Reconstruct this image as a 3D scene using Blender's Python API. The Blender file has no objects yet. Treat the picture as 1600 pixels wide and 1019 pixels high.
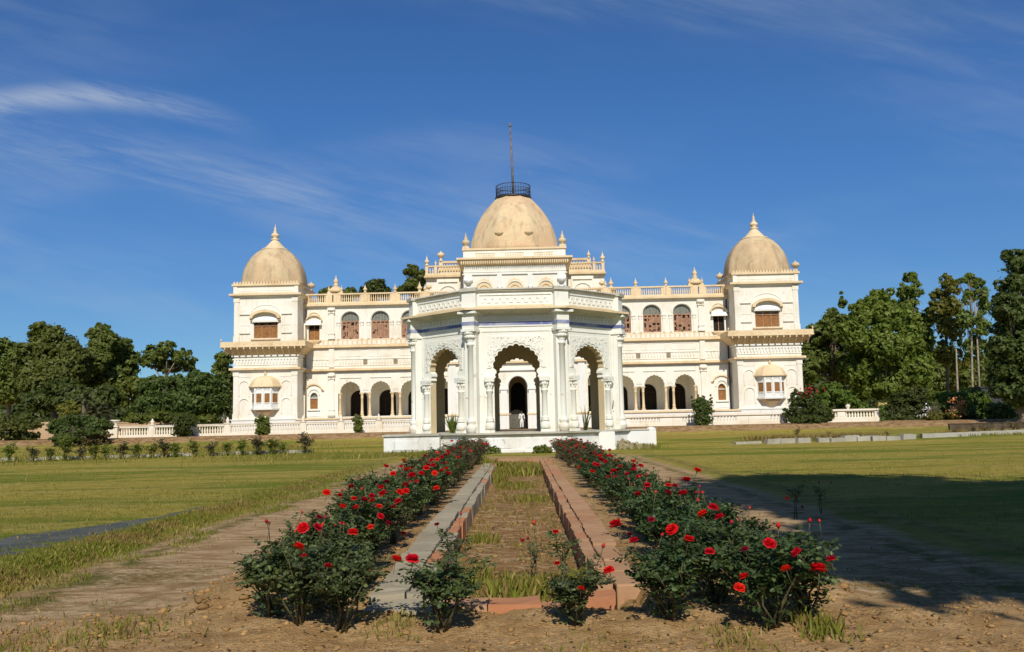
import bpy, math, random
import numpy as np
from mathutils import Matrix, Vector, noise as mnoise
R_ = math.radians
sc = bpy.context.scene
COL = sc.collection

# ------------------------------------------------------------------ camera
F = 1400.0                                    # focal length in photo pixels (photo is 1600 x 1019)
YAW, PITCH, ROLL = R_(0.44), R_(6.06), R_(-1.25)
EYE = 1.7
cd = bpy.data.cameras.new('camera'); cam = bpy.data.objects.new('camera', cd); COL.objects.link(cam)
cd.sensor_width = 36.0; cd.lens = 36.0*F/1600.0; cd.clip_start = 0.1; cd.clip_end = 9000
CM = Matrix.Rotation(YAW,4,'Z') @ Matrix.Rotation(math.pi/2+PITCH,4,'X') @ Matrix.Rotation(ROLL,4,'Z')
cam.matrix_world = Matrix.Translation((0,0,EYE)) @ CM
sc.camera = cam
CR = CM.to_3x3()
CRT = CR.transposed()

# ------------------------------------------------------------------ light
SUN_EL, SUN_AZ = R_(40), R_(3.0)              # sun behind the camera, a touch to its right
sdir = Vector((math.sin(SUN_AZ)*math.cos(SUN_EL), -math.cos(SUN_AZ)*math.cos(SUN_EL), math.sin(SUN_EL)))
sl = bpy.data.lights.new('sun', 'SUN'); so = bpy.data.objects.new('sun', sl); COL.objects.link(so)
sl.energy = 4.3; sl.angle = R_(0.5); sl.color = (1.0, 0.945, 0.845)
so.rotation_euler = (-sdir).to_track_quat('-Z','Y').to_euler()
sc.view_settings.view_transform = 'Standard'; sc.view_settings.look = 'None'
sc.view_settings.gamma = 1.0; sc.view_settings.exposure = 0.0
try: sc.view_settings.use_curve_mapping = False
except Exception: pass

# ------------------------------------------------------------------ node helpers
class NT:
    def __init__(s, tree): s.t = tree; s.n = tree.nodes; s.l = tree.links
    def node(s, typ, **kw):
        n = s.n.new(typ)
        for k, v in kw.items():
            if hasattr(n, k): setattr(n, k, v)
        return n
    def put(s, sock, v):
        if v is None: return
        if hasattr(v, 'is_output'): s.l.new(v, sock)
        else:
            if isinstance(v, (tuple, list)) and len(v) == 3 and sock.type == 'RGBA': v = (*v, 1)
            sock.default_value = v
    def math(s, op, a, b=None, c=None, clamp=False):
        n = s.node('ShaderNodeMath', operation=op, use_clamp=clamp)
        s.put(n.inputs[0], a); s.put(n.inputs[1], b)
        if c is not None: s.put(n.inputs[2], c)
        return n.outputs[0]
    def mix(s, fac, a, b, blend='MIX'):
        n = s.node('ShaderNodeMix', data_type='RGBA', blend_type=blend, clamp_factor=True)
        s.put(n.inputs[0], fac); s.put(n.inputs[6], a); s.put(n.inputs[7], b)
        return n.outputs[2]
    def step(s, v, lo, hi, a=0.0, b=1.0, smooth=True):
        n = s.node('ShaderNodeMapRange', interpolation_type='SMOOTHSTEP' if smooth else 'LINEAR')
        s.put(n.inputs[0], v); n.inputs[1].default_value = lo; n.inputs[2].default_value = hi
        n.inputs[3].default_value = a; n.inputs[4].default_value = b
        return n.outputs[0]
    def noise(s, vec, scale, detail=4, rough=0.6, dist=0.0):
        n = s.node('ShaderNodeTexNoise'); s.put(n.inputs['Vector'], vec)
        n.inputs['Scale'].default_value = scale; n.inputs['Detail'].default_value = detail
        n.inputs['Roughness'].default_value = rough; n.inputs['Distortion'].default_value = dist
        return n.outputs[0]
    def scale(s, vec, xyz, off=(0,0,0)):
        n = s.node('ShaderNodeMapping'); s.put(n.inputs[0], vec); n.inputs[3].default_value = xyz; n.inputs[1].default_value = off
        return n.outputs[0]
    def pos(s): return s.node('ShaderNodeNewGeometry').outputs['Position']
    def island(s): return s.node('ShaderNodeNewGeometry').outputs['Random Per Island']
    def xyz(s, v):
        n = s.node('ShaderNodeSeparateXYZ'); s.put(n.inputs[0], v); return n.outputs
    def bump(s, h, strength=0.3, dist=0.02):
        n = s.node('ShaderNodeBump'); n.inputs['Strength'].default_value = strength; n.inputs['Distance'].default_value = dist
        s.put(n.inputs['Height'], h); return n.outputs[0]
def new_mat(name):
    m = bpy.data.materials.new(name); m.use_nodes = True
    t = NT(m.node_tree); b = t.n['Principled BSDF']
    b.inputs['Specular IOR Level'].default_value = 0.25
    return m, t, b

# ------------------------------------------------------------------ sky with thin cirrus
w = bpy.data.worlds.new('World'); sc.world = w; w.use_nodes = True
t = NT(w.node_tree); bg = t.n['Background']
sky = t.node('ShaderNodeTexSky'); sky.sky_type = 'NISHITA'; sky.sun_disc = False
sky.sun_elevation = SUN_EL; sky.sun_rotation = math.pi - SUN_AZ
sky.air_density = 0.75; sky.dust_density = 0.0; sky.ozone_density = 3.5
d = t.xyz(t.node('ShaderNodeTexCoord').outputs['Generated'])
yy = t.math('MAXIMUM', d[1], 0.05)
u = t.math('DIVIDE', d[0], yy); v = t.math('DIVIDE', d[2], yy)
cmb = t.node('ShaderNodeCombineXYZ'); t.put(cmb.inputs[0], u); t.put(cmb.inputs[1], v)
uv = cmb.outputs[0]
vs_ = t.math('ADD', v, t.math('MULTIPLY', u, 0.27)); cm2 = t.node('ShaderNodeCombineXYZ'); t.put(cm2.inputs[0], u); t.put(cm2.inputs[1], vs_)
n0 = t.noise(t.scale(cm2.outputs[0], (2.4, 13, 1), (0.3, 0, 0)), 2.0, 6, 0.62, 0.4)
nf = t.noise(t.scale(cm2.outputs[0], (3.0, 46, 1), (0.3, 3, 0)), 2.4, 8, 0.72, 0.9)
n1 = t.math('ADD', t.math('MULTIPLY', n0, 0.62), t.math('MULTIPLY', nf, 0.38))
n2 = t.noise(t.scale(uv, (1.0, 3.5, 1), (4, 2, 0)), 1.7, 3, 0.5, 0.3)
def streak(c0, slope, curve, width, u0, u1, fade):
    # line v = c0 + slope*u + curve*u*u in the sky, soft across, fading at both ends
    line = t.math('ADD', t.math('ADD', t.math('MULTIPLY', u, slope), c0), t.math('MULTIPLY', t.math('MULTIPLY', u, u), curve))
    dv = t.math('ABSOLUTE', t.math('SUBTRACT', v, line))
    a = t.step(dv, 0.0, width, 1, 0)
    e = t.math('MULTIPLY', t.step(u, u0, u0+fade), t.step(u, u1-fade, u1, 1, 0))
    return t.math('MULTIPLY', a, e)
s1 = streak(0.126, -1.006, -0.973, 0.024, -1.2, -0.27, 0.16)
s2 = streak(0.199, -0.254, 0.00, 0.055, -1.2, 0.02, 0.4)
s3 = streak(0.235, -0.12, 0.0, 0.05, -0.50, 0.35, 0.3)
c1 = t.math('MULTIPLY', s1, t.step(n1, 0.32, 0.60))
c2 = t.math('MULTIPLY', t.math('MULTIPLY', s2, t.step(n1, 0.36, 0.70)), 0.24)
c3 = t.math('MULTIPLY', t.math('MULTIPLY', s3, t.step(n1, 0.25, 0.8)), 0.20)
veil = t.math('MULTIPLY', t.math('MULTIPLY', t.step(n2, 0.38, 0.75), t.step(n0, 0.25, 0.8)), 0.26)
cl = t.math('ADD', t.math('ADD', t.math('MULTIPLY', c1, 0.46), c2), t.math('ADD', c3, veil), clamp=True)
hs = t.node('ShaderNodeHueSaturation'); hs.inputs['Saturation'].default_value = 1.16; hs.inputs['Value'].default_value = 1.0
t.put(hs.inputs['Color'], sky.outputs[0])
tint = t.mix(1.0, hs.outputs[0], (0.88, 0.97, 1.04), 'MULTIPLY')
low = t.step(v, -0.05, 0.42)
tint = t.mix(1.0, tint, t.mix(low, (0.54, 0.63, 0.645), (0.90, 0.97, 1.05)), 'MULTIPLY')
t.put(bg.inputs[0], t.mix(cl, tint, (5.4, 6.0, 6.8)))
bg.inputs[1].default_value = 0.10

# ------------------------------------------------------------------ places
def ray(px, py):
    return CR @ Vector(((px-800)/F, -(py-509.5)/F, -1))
def at(px, py, Y):
    q = ray(px, py); k = Y/q.y
    return Vector((q.x*k, Y, EYE+q.z*k))
def proj(p):
    q = CRT @ (Vector(p)-Vector((0,0,EYE)))
    return 800+F*q.x/-q.z, 509.5-F*q.y/-q.z
def sstep(a, b, x):
    k = min(1, max(0, (x-a)/(b-a))); return k*k*(3-2*k)
def terrain(x, y):
    return 0.30*sstep(50, 62, y) + 0.68*sstep(72.5, 77, y)
def on_ground(px, py):
    q = ray(px, py); y = 5.0
    while y < 400:
        k = y/q.y
        if EYE+q.z*k <= terrain(q.x*k, y): return Vector((q.x*k, y, terrain(q.x*k, y)))
        y += 0.02 + y*0.0005
    return Vector((q.x*400/q.y, 400, 1))

# ------------------------------------------------------------------ mesh builder
class MB:
    def __init__(s): s.v=[]; s.f=[]; s.m=[]; s.sm=[]; s.M=None
    def add(s, vs, fs, m=0, smooth=False):
        b = len(s.v)
        if s.M is not None: vs = [tuple(s.M @ Vector(p)) for p in vs]
        s.v += [tuple(p) for p in vs]; s.f += [tuple(b+i for i in f) for f in fs]
        s.m += [m]*len(fs); s.sm += [smooth]*len(fs); return s
    def box(s, x0, x1, y0, y1, z0, z1, m=0):
        if x0>x1: x0,x1=x1,x0
        return s.add([(x0,y0,z0),(x1,y0,z0),(x1,y1,z0),(x0,y1,z0),(x0,y0,z1),(x1,y0,z1),(x1,y1,z1),(x0,y1,z1)],
              [(0,3,2,1),(4,5,6,7),(0,1,5,4),(1,2,6,5),(2,3,7,6),(3,0,4,7)], m)
    def frustum(s, a, b, m=0):               # a, b = (x0,x1,y0,y1,z) bottom and top rectangles
        r = lambda q: [(q[0],q[2],q[4]),(q[1],q[2],q[4]),(q[1],q[3],q[4]),(q[0],q[3],q[4])]
        return s.add(r(a)+r(b), [(0,3,2,1),(4,5,6,7),(0,1,5,4),(1,2,6,5),(2,3,7,6),(3,0,4,7)], m)
    def prism(s, poly, y0, y1, m=0, m2=None):          # polygon in x,z seen from the front, extruded in y
        ar = sum(poly[i-1][0]*poly[i][1]-poly[i][0]*poly[i-1][1] for i in range(len(poly)))
        if ar < 0: poly = poly[::-1]
        n = len(poly)
        vs = [(x,y0,z) for x,z in poly]+[(x,y1,z) for x,z in poly]
        fs = [tuple(range(n)), tuple(range(2*n-1,n-1,-1))]
        fs += [(i, n+i, n+(i+1)%n, (i+1)%n) for i in range(n)]
        s.add(vs, fs, m)
        if m2 is not None:
            for q in range(len(s.m)-len(fs)+1,len(s.m)): s.m[q]=m2
        return s
    def lathe(s, prof, cx=0, cy=0, seg=24, m=0, octa=0.0, smooth=True, z0=0.0, cap=True):
        vs=[]; n=len(prof)
        for r,z in prof:
            for k in range(seg):
                a = 2*math.pi*k/seg
                q = ((a+math.pi/8) % (math.pi/4)) - math.pi/8
                oc = math.cos(math.pi/8)/math.cos(q)
                rr = r*(1-octa+octa*oc*1.04)
                vs.append((cx+rr*math.sin(a), cy-rr*math.cos(a), z0+z))
        fs=[]
        for i in range(n-1):
            for k in range(seg):
                k2=(k+1)%seg
                fs.append((i*seg+k, i*seg+k2, (i+1)*seg+k2, (i+1)*seg+k))
        s.add(vs, fs, m, smooth)
        if cap:
            b=len(s.v)-len(vs)
            s.f.append(tuple(b+(n-1)*seg+k for k in range(seg))); s.m.append(m); s.sm.append(False)
            s.f.append(tuple(b+k for k in reversed(range(seg)))); s.m.append(m); s.sm.append(False)
        return s
    def tube(s, pts, rad, seg=6, m=0, cap=True):
        pts=[Vector(p) for p in pts]; n=len(pts); vs=[]
        for i,p in enumerate(pts):
            tg=(pts[min(i+1,n-1)]-pts[max(i-1,0)]).normalized()
            ref=Vector((1,0,0)) if abs(tg.x)<0.9 else Vector((0,1,0))
            a=tg.cross(ref).normalized(); b=tg.cross(a)
            r=rad[i] if hasattr(rad,'__len__') else rad
            for k in range(seg):
                q=2*math.pi*k/seg; vs.append(p+(a*math.cos(q)+b*math.sin(q))*r)
        fs=[(i*seg+k, (i+1)*seg+k, (i+1)*seg+(k+1)%seg, i*seg+(k+1)%seg) for i in range(n-1) for k in range(seg)]
        if cap: fs += [tuple(range(seg)), tuple((n-1)*seg+k for k in reversed(range(seg)))]
        return s.add(vs, fs, m, True)
    def mesh(s, name, mats, off=(0,0,0)):
        me=bpy.data.meshes.new(name)
        o=Vector(off)
        me.from_pydata([tuple(Vector(p)-o) for p in s.v], [], s.f)
        for mt in (mats if isinstance(mats,(list,tuple)) else [mats]): me.materials.append(mt)
        me.polygons.foreach_set('material_index', s.m); me.polygons.foreach_set('use_smooth', s.sm)
        me.update(); return me
    def cut(s, name, mats, parent):           # build what is collected so far as one part and start the next
        s.build(name, mats, parent); s.v=[]; s.f=[]; s.m=[]; s.sm=[]
    def build(s, name, mats, parent=None, off=None):
        if off is None: off = world_loc(parent) if parent else (0,0,0)
        o=bpy.data.objects.new(name, s.mesh(name, mats, off)); COL.objects.link(o)
        if parent: o.parent=parent
        return o
def world_loc(o):
    p=Vector((0,0,0))
    while o: p+=o.location; o=o.parent
    return p
def thing(name, label, cat, loc=(0,0,0), group=None, rot=0):
    o=bpy.data.objects.new(name,None); COL.objects.link(o); o.location=loc; o.rotation_euler=(0,0,rot)
    o.empty_display_size=0.3
    return tag(o,label,cat,group)
def tag(o, label, cat, group=None):
    o['label']=label; o['category']=cat
    if group: o['group']=group
    return o
def obj(name, me, parent=None, loc=(0,0,0), rot=(0,0,0), scl=1.0):
    o=bpy.data.objects.new(name,me); COL.objects.link(o); o.location=loc; o.rotation_euler=rot
    o.scale=(scl,)*3 if not hasattr(scl,'__len__') else scl
    if parent: o.parent=parent
    return o
def np_mesh(name, verts, quads, mats, smooth=False, tris=None):
    me=bpy.data.meshes.new(name); nv=len(verts); nq=len(quads); k=quads.shape[1]
    me.vertices.add(nv); me.vertices.foreach_set('co', np.asarray(verts,dtype=np.float32).ravel())
    me.loops.add(nq*k); me.loops.foreach_set('vertex_index', np.asarray(quads,dtype=np.int32).ravel())
    me.polygons.add(nq); me.polygons.foreach_set('loop_start', np.arange(0,nq*k,k,dtype=np.int32))
    me.polygons.foreach_set('loop_total', np.full(nq,k,dtype=np.int32))
    if smooth: me.polygons.foreach_set('use_smooth', np.ones(nq,dtype=bool))
    for mt in (mats if isinstance(mats,(list,tuple)) else [mats]): me.materials.append(mt)
    me.update(calc_edges=True); me.validate(); return me

# ------------------------------------------------------------------ materials
def plaster(name, base, stain, amount=0.5, streaks=0.5, grime=None, fine=0.0, rust=False):
    m,t,b=new_mat(name); P=t.pos()
    n1=t.noise(P,0.55,5,0.65); n2=t.noise(t.scale(P,(2.2,2.2,0.28)),1.0,5,0.7); n3=t.noise(P,5.0,4,0.7)
    c=t.mix(t.math('MULTIPLY',t.step(n1,0.42,0.72),amount), base, stain)
    c=t.mix(t.math('MULTIPLY',t.step(n2,0.52,0.74),streaks), c, stain)
    c=t.mix(t.step(n3,0.60,0.80,0,0.35), c, tuple(x*0.62 for x in stain))
    dr=t.noise(t.scale(P,(4.2,4.2,0.20)),1.2,6,0.75); c=t.mix(t.step(dr,0.57,0.70,0,0.42),c,tuple(x*0.55 for x in stain))
    mo=t.math('MULTIPLY',t.step(t.noise(P,1.7,6,0.78,0.6),0.60,0.66),t.step(n2,0.45,0.6)); c=t.mix(t.math('MULTIPLY',mo,0.5),c,tuple(x*0.42 for x in stain))
    if grime:
        g0=t.noise(t.scale(P,(1,1,0.6)),1.3,5,0.72,0.4)
        c=t.mix(t.math('MULTIPLY',t.step(g0,0.62,0.70),0.75), c, grime)
    if rust:
        z=t.xyz(P)[2]; rb=t.math('MULTIPLY',t.step(t.math('ABSOLUTE',t.math('SUBTRACT',z,2.95)),0.05,0.45,1,0),t.step(t.noise(t.scale(P,(1.4,1.4,2.4)),1.5,5,0.7,0.5),0.60,0.68))
        c=t.mix(t.math('MULTIPLY',rb,0.8),c,(0.42,0.19,0.09))
        ft=t.math('MULTIPLY',t.step(z,1.1,2.2,1,0),t.step(t.noise(P,2.5,5,0.7),0.45,0.65))
        c=t.mix(t.math('MULTIPLY',ft,0.6),c,(0.62,0.48,0.28))
    t.put(b.inputs['Base Color'],c); b.inputs['Roughness'].default_value=0.85
    t.put(b.inputs['Normal'], t.bump(t.math('ADD',n3,t.noise(P,22,3,0.6)),0.25,0.02))
    return m
CREAM = plaster('cream_plaster', (0.82,0.775,0.665), (0.66,0.55,0.37), 0.45, 0.45)
OCHRE = plaster('ochre_trim', (0.66,0.51,0.31), (0.42,0.29,0.15), 0.5, 0.5)
OCHRE_PALE = plaster('pale_ochre_trim', (0.77,0.605,0.375), (0.54,0.36,0.17), 0.5, 0.5)
WHITE = plaster('white_limewash', (0.79,0.78,0.72), (0.66,0.62,0.52), 0.35, 0.35)
RAILM = plaster('balustrade_limewash', (0.80,0.735,0.59), (0.62,0.46,0.27), 0.5, 0.6)
WHITE_WORN = plaster('worn_white_limewash', (0.80,0.79,0.74), (0.52,0.47,0.36), 0.55, 0.45, (0.33,0.29,0.22))
PAV = plaster('pavilion_whitewash', (0.80,0.79,0.70), (0.68,0.63,0.49), 0.32, 0.36, None, 0, True)
PAVIN = plaster('shade_tinted_whitewash', (0.62,0.50,0.30), (0.50,0.38,0.20), 0.4, 0.4)  # brown shade of the arch reveals and inner faces, put into the colour
PAVCAP = plaster('weathered_coping', (0.52,0.49,0.40), (0.28,0.25,0.18), 0.7, 0.6)
BLUE = plaster('blue_tile_band', (0.13,0.16,0.34), (0.46,0.47,0.52), 1.0, 0.9)
BLUE_PALE = plaster('pale_blue_line', (0.50,0.56,0.68), (0.60,0.60,0.55), 0.5, 0.4)
def dome_mat(name='dome_plaster',k=1.0,red=1.0):
    m,t,b=new_mat(name); P=t.pos()
    n1=t.noise(P,0.45,6,0.68,0.6); n2=t.noise(t.scale(P,(1.6,1.6,0.35)),1.0,5,0.65); n3=t.noise(P,3.0,5,0.7)
    c=t.mix(t.step(n1,0.44,0.57), (0.57*k*red,0.40*k,0.23*k), (0.62*k,0.47*k,0.27*k))
    c=t.mix(t.step(n2,0.48,0.66,0,0.85), c, (0.43*k,0.31*k,0.175*k))
    c=t.mix(t.step(n3,0.58,0.72,0,0.5), c, (0.30,0.24,0.15))
    c=t.mix(t.step(t.noise(P,0.9,5,0.7,1.0),0.58,0.68,0,0.55), c, (0.66,0.53,0.36))
    t.put(b.inputs['Base Color'],c); b.inputs['Roughness'].default_value=0.9
    t.put(b.inputs['Normal'], t.bump(n3,0.3,0.05)); return m
DOME = dome_mat()
DOME_MAIN = dome_mat('main_dome_plaster',1.10,1.02)
def simple(name, col, rough=0.7, var=0.25, scale=6.0, spec=0.25, metal=0.0, col2=None):
    m,t,b=new_mat(name); P=t.node('ShaderNodeTexCoord').outputs['Object']; n=t.noise(P,scale,4,0.65)
    c=t.mix(t.step(n,0.3,0.7), tuple(x*(1-var) for x in col), col2 or tuple(min(1,x*(1+var)) for x in col))
    t.put(b.inputs['Base Color'],c); b.inputs['Roughness'].default_value=rough
    b.inputs['Specular IOR Level'].default_value=spec; b.inputs['Metallic'].default_value=metal
    t.put(b.inputs['Normal'], t.bump(n,0.2,0.01)); return m
SHUTTER = simple('brown_shutter', (0.27,0.12,0.035), 0.6, 0.2, 4)
WOOD = simple('faded_lattice_wood', (0.36,0.20,0.12), 0.75, 0.25, 5)
DARK = simple('dark_interior', (0.022,0.016,0.012), 0.9, 0.2, 3)
FANLIGHT = simple('dusty_fanlight_glass', (0.17,0.18,0.14), 0.35, 0.35, 7, 0.5)
IRON = simple('dark_iron', (0.03,0.03,0.04), 0.5, 0.3, 8, 0.5)
POLE = simple('rusty_pole_paint', (0.16,0.13,0.13), 0.6, 0.4, 3)
ROOFM = simple('flat_roof_lime', (0.48,0.42,0.32), 0.9, 0.2, 2)
GREYSTONE = plaster('grey_kerb_stone', (0.36,0.31,0.215), (0.24,0.20,0.13), 0.6, 0.3, (0.40,0.27,0.13))
REDSTONE = plaster('worn_red_kerb_stone', (0.43,0.255,0.135), (0.34,0.15,0.07), 0.8, 0.4, (0.38,0.25,0.12))
BRICK = plaster('broken_orange_brick', (0.44,0.185,0.085), (0.36,0.22,0.12), 0.8, 0.5)
PALESTONE = plaster('pale_edging_stone', (0.40,0.37,0.30), (0.24,0.22,0.16), 0.6, 0.3)
TANWALL = plaster('tan_mud_wall', (0.48,0.33,0.19), (0.34,0.22,0.12), 0.6, 0.5)
PINKWALL = plaster('pink_brick_wing', (0.52,0.30,0.19), (0.60,0.42,0.28), 0.6, 0.5)

def leaf_mat(name, a, b2, tip=None, trans=0.3, rough=0.5, spec=0.3):
    m,t,b=new_mat(name); r=t.island(); P=t.pos(); orn=t.node('ShaderNodeObjectInfo').outputs['Random']
    n=t.noise(P,0.9 if tip is None else 3.0,3,0.6)
    c=t.mix(r,a,b2)
    c=t.mix(t.step(n,0.4,0.7,0,0.4), c, tuple(x*0.8 for x in a))
    hv=t.node('ShaderNodeHueSaturation'); t.put(hv.inputs['Color'],c); t.put(hv.inputs['Hue'],t.step(orn,0,1,.485,.51,False)); t.put(hv.inputs['Value'],t.step(orn,0,1,.95,1.4,False)); c=hv.outputs[0]
    if tip: c=t.mix(t.step(r,0.86,0.93), c, tip)
    t.put(b.inputs['Base Color'],c); b.inputs['Roughness'].default_value=rough; b.inputs['Specular IOR Level'].default_value=spec
    tr=t.node('ShaderNodeBsdfTranslucent'); t.put(tr.inputs[0], t.mix(1.0,c,(1.1,1.3,0.5),'MULTIPLY'))
    mx=t.node('ShaderNodeMixShader'); mx.inputs[0].default_value=trans
    t.l.new(b.outputs[0],mx.inputs[1]); t.l.new(tr.outputs[0],mx.inputs[2])
    t.l.new(mx.outputs[0], t.n['Material Output'].inputs[0]); return m
L_OLIVE = leaf_mat('olive_tree_leaves', (0.100,0.130,0.026),(0.200,0.225,0.050),None,0.45)
L_DARK = leaf_mat('dark_tree_leaves', (0.055,0.082,0.020),(0.130,0.158,0.036),None,0.45)
L_YELLOW = leaf_mat('yellow_green_leaves', (0.15,0.155,0.025),(0.27,0.25,0.05),None,0.45)
L_GREEN = leaf_mat('green_tree_leaves', (0.105,0.140,0.022),(0.210,0.230,0.042),None,0.45)
L_HEDGE = leaf_mat('hedge_leaves', (0.08,0.14,0.018),(0.15,0.22,0.03))
L_DRY = leaf_mat('dry_brown_leaves', (0.12,0.085,0.035),(0.20,0.15,0.06))
L_ROSE = leaf_mat('rose_leaves', (0.046,0.070,0.022),(0.098,0.125,0.040),(0.15,0.18,0.05),0.25,0.45,0.35)
L_ROSE_D = leaf_mat('dark_rose_leaves', (0.030,0.056,0.016),(0.066,0.100,0.028),(0.11,0.15,0.045),0.22,0.45,0.35)
L_ROSE_R = leaf_mat('reddish_rose_leaves', (0.065,0.080,0.030),(0.12,0.105,0.05),(0.20,0.07,0.045),0.22,0.5,0.3)
BARK = simple('grey_brown_bark', (0.17,0.13,0.09), 0.9, 0.4, 3)
BARK_PALE = simple('pale_eucalyptus_bark', (0.30,0.245,0.18), 0.85, 0.3, 2)
STEM = simple('rose_cane', (0.10,0.085,0.04), 0.8, 0.4, 10)
def petal(name, a, b2):
    m,t,b=new_mat(name); c=t.mix(t.island(),a,b2); hv=t.node('ShaderNodeHueSaturation'); t.put(hv.inputs['Color'],c); orn=t.node('ShaderNodeObjectInfo').outputs['Random']; t.put(hv.inputs['Value'],t.step(orn,0,1,.78,1.12,False)); t.put(hv.inputs['Hue'],t.step(orn,0,1,.493,.505,False)); c=hv.outputs[0]; t.put(b.inputs['Base Color'],c)
    b.inputs['Roughness'].default_value=0.5; b.inputs['Specular IOR Level'].default_value=0.2
    tr=t.node('ShaderNodeBsdfTranslucent'); t.put(tr.inputs[0],c)
    mx=t.node('ShaderNodeMixShader'); mx.inputs[0].default_value=0.25
    t.l.new(b.outputs[0],mx.inputs[1]); t.l.new(tr.outputs[0],mx.inputs[2]); t.l.new(mx.outputs[0],t.n['Material Output'].inputs[0]); return m
RED = petal('red_petals', (0.62,0.006,0.008),(0.85,0.016,0.014))
CRIMSON = petal('crimson_petals', (0.30,0.006,0.02),(0.46,0.012,0.04))
YELLOWP = petal('yellow_petals', (0.70,0.50,0.08),(0.80,0.66,0.30))
ORANGEP = petal('orange_bracts', (0.60,0.16,0.05),(0.75,0.34,0.14))
# MARK-A
rng = np.random.default_rng(7); random.seed(7)
# ================================================================== SETTING: ground
CH_X0, CH_X1, CH_Y0, CH_Y1 = -1.42, 1.18, 8.05, 36.6     # outer edge of the dry channel
def axis(lo, hi, fine0, fine1, step, grow=1.14, maxstep=400):
    a=list(np.arange(fine0, fine1+1e-6, step)); s_=step
    x=fine1
    while x<hi: s_=min(s_*grow,maxstep); x+=s_; a.append(x)
    s_=step; x=fine0; b=[]
    while x>lo: s_=min(s_*grow,maxstep); x-=s_; b.append(x)
    return np.array(b[::-1]+a)
gx = axis(-4000,4000,-7.5,6.5,0.09); gy = np.concatenate([axis(-3000,8,5.2,9.4,0.06)[:-1] if False else np.array([-3000,-900,-300,-100,-40,-20,-10,-4,0,2,3.5,4.5,5.0]), np.arange(5.2,10.5,0.06), np.arange(10.5,20,0.13), np.arange(20,46,0.3), np.arange(46,90,0.7), np.array([92,95,100,110,125,150,200,300,500,900,1700,3200,6000])])
def vnoise(x, y, s, seed=0.0): return mnoise.noise(Vector((x*s+seed, y*s-seed, seed*0.37)))
gv=np.zeros((len(gy),len(gx),3),dtype=np.float32)
for j,y in enumerate(gy):
    for i,x in enumerate(gx):
        z=terrain(x,y)
        if 4.8<y<46 and abs(x)<12:
            ax=abs(x+0.1)
            rough=0.0
            if y<8.6: rough=1-0.8*sstep(7.9,8.6,y)
            if ax<3.5: rough=max(rough,0.55*(1-sstep(3.0,3.5,ax)))
            rough=max(rough,0.12)
            if x<-3.6 or x>3.6:
                rough*= 1-0.8*sstep(3.5,4.2,ax)
            if y<18:
                k=vnoise(x,y,7.0,3)*0.030+abs(vnoise(x,y,13.0,9))*0.035+vnoise(x,y,2.0,5)*0.035+vnoise(x,y,24.0,2)*0.014
            else: k=vnoise(x,y,2.5,5)*0.04
            z+=rough*k
            z+=0.07*math.exp(-((ax-6.1+0.25*vnoise(0,y,0.35,1))/0.33)**2)*(1 if x<0 else 0.4)      # grassy verge beside the lawn
            z-=0.035*math.exp(-((ax-5.55)/0.2)**2)*(1 if x<0 else 0.3)
            z+=0.02*vnoise(x,y,0.5,8)
            z+=(0.13*sstep(8.3,8.9,y) if ax>1.0 else 0.0)*(1-sstep(2.7,3.5,ax))*(1-sstep(36.5,38,y))+0.055*sstep(7.2,7.9,y)*(1-sstep(8.0,8.5,y))*(1-sstep(1.5,2.5,ax))
            if CH_X0+0.05<x<CH_X1-0.05 and CH_Y0+0.05<y<CH_Y1-0.05: z-=0.14     # channel bed
            if x<-5.6 and 10<y<20:
                pc=-8.6+1.75*sstep(11,19.5,y)+.1*vnoise(x,y,.6,2); pw=1.15*(1-.75*sstep(12,19,y))
                dd=abs(x-pc)/pw
                z+=-0.035*(1-sstep(.35,1.15,dd))+.022*vnoise(x,y,2.6,21)+.012*vnoise(x,y,6.0,22)
        gv[j,i]=(x,y,z)
def ground_z(x,y):
    i=int(np.clip(np.searchsorted(gx,x),1,len(gx)-1)); j=int(np.clip(np.searchsorted(gy,y),1,len(gy)-1))
    tx=(x-gx[i-1])/(gx[i]-gx[i-1]); ty=(y-gy[j-1])/(gy[j]-gy[j-1])
    a=gv[j-1,i-1,2]*(1-tx)+gv[j-1,i,2]*tx; b=gv[j,i-1,2]*(1-tx)+gv[j,i,2]*tx
    return float(a*(1-ty)+b*ty)
nx,ny=len(gx),len(gy)
ii,jj=np.meshgrid(np.arange(nx-1),np.arange(ny-1))
q0=(jj*nx+ii).ravel(); quads=np.stack([q0,q0+1,q0+nx+1,q0+nx],1)
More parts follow.
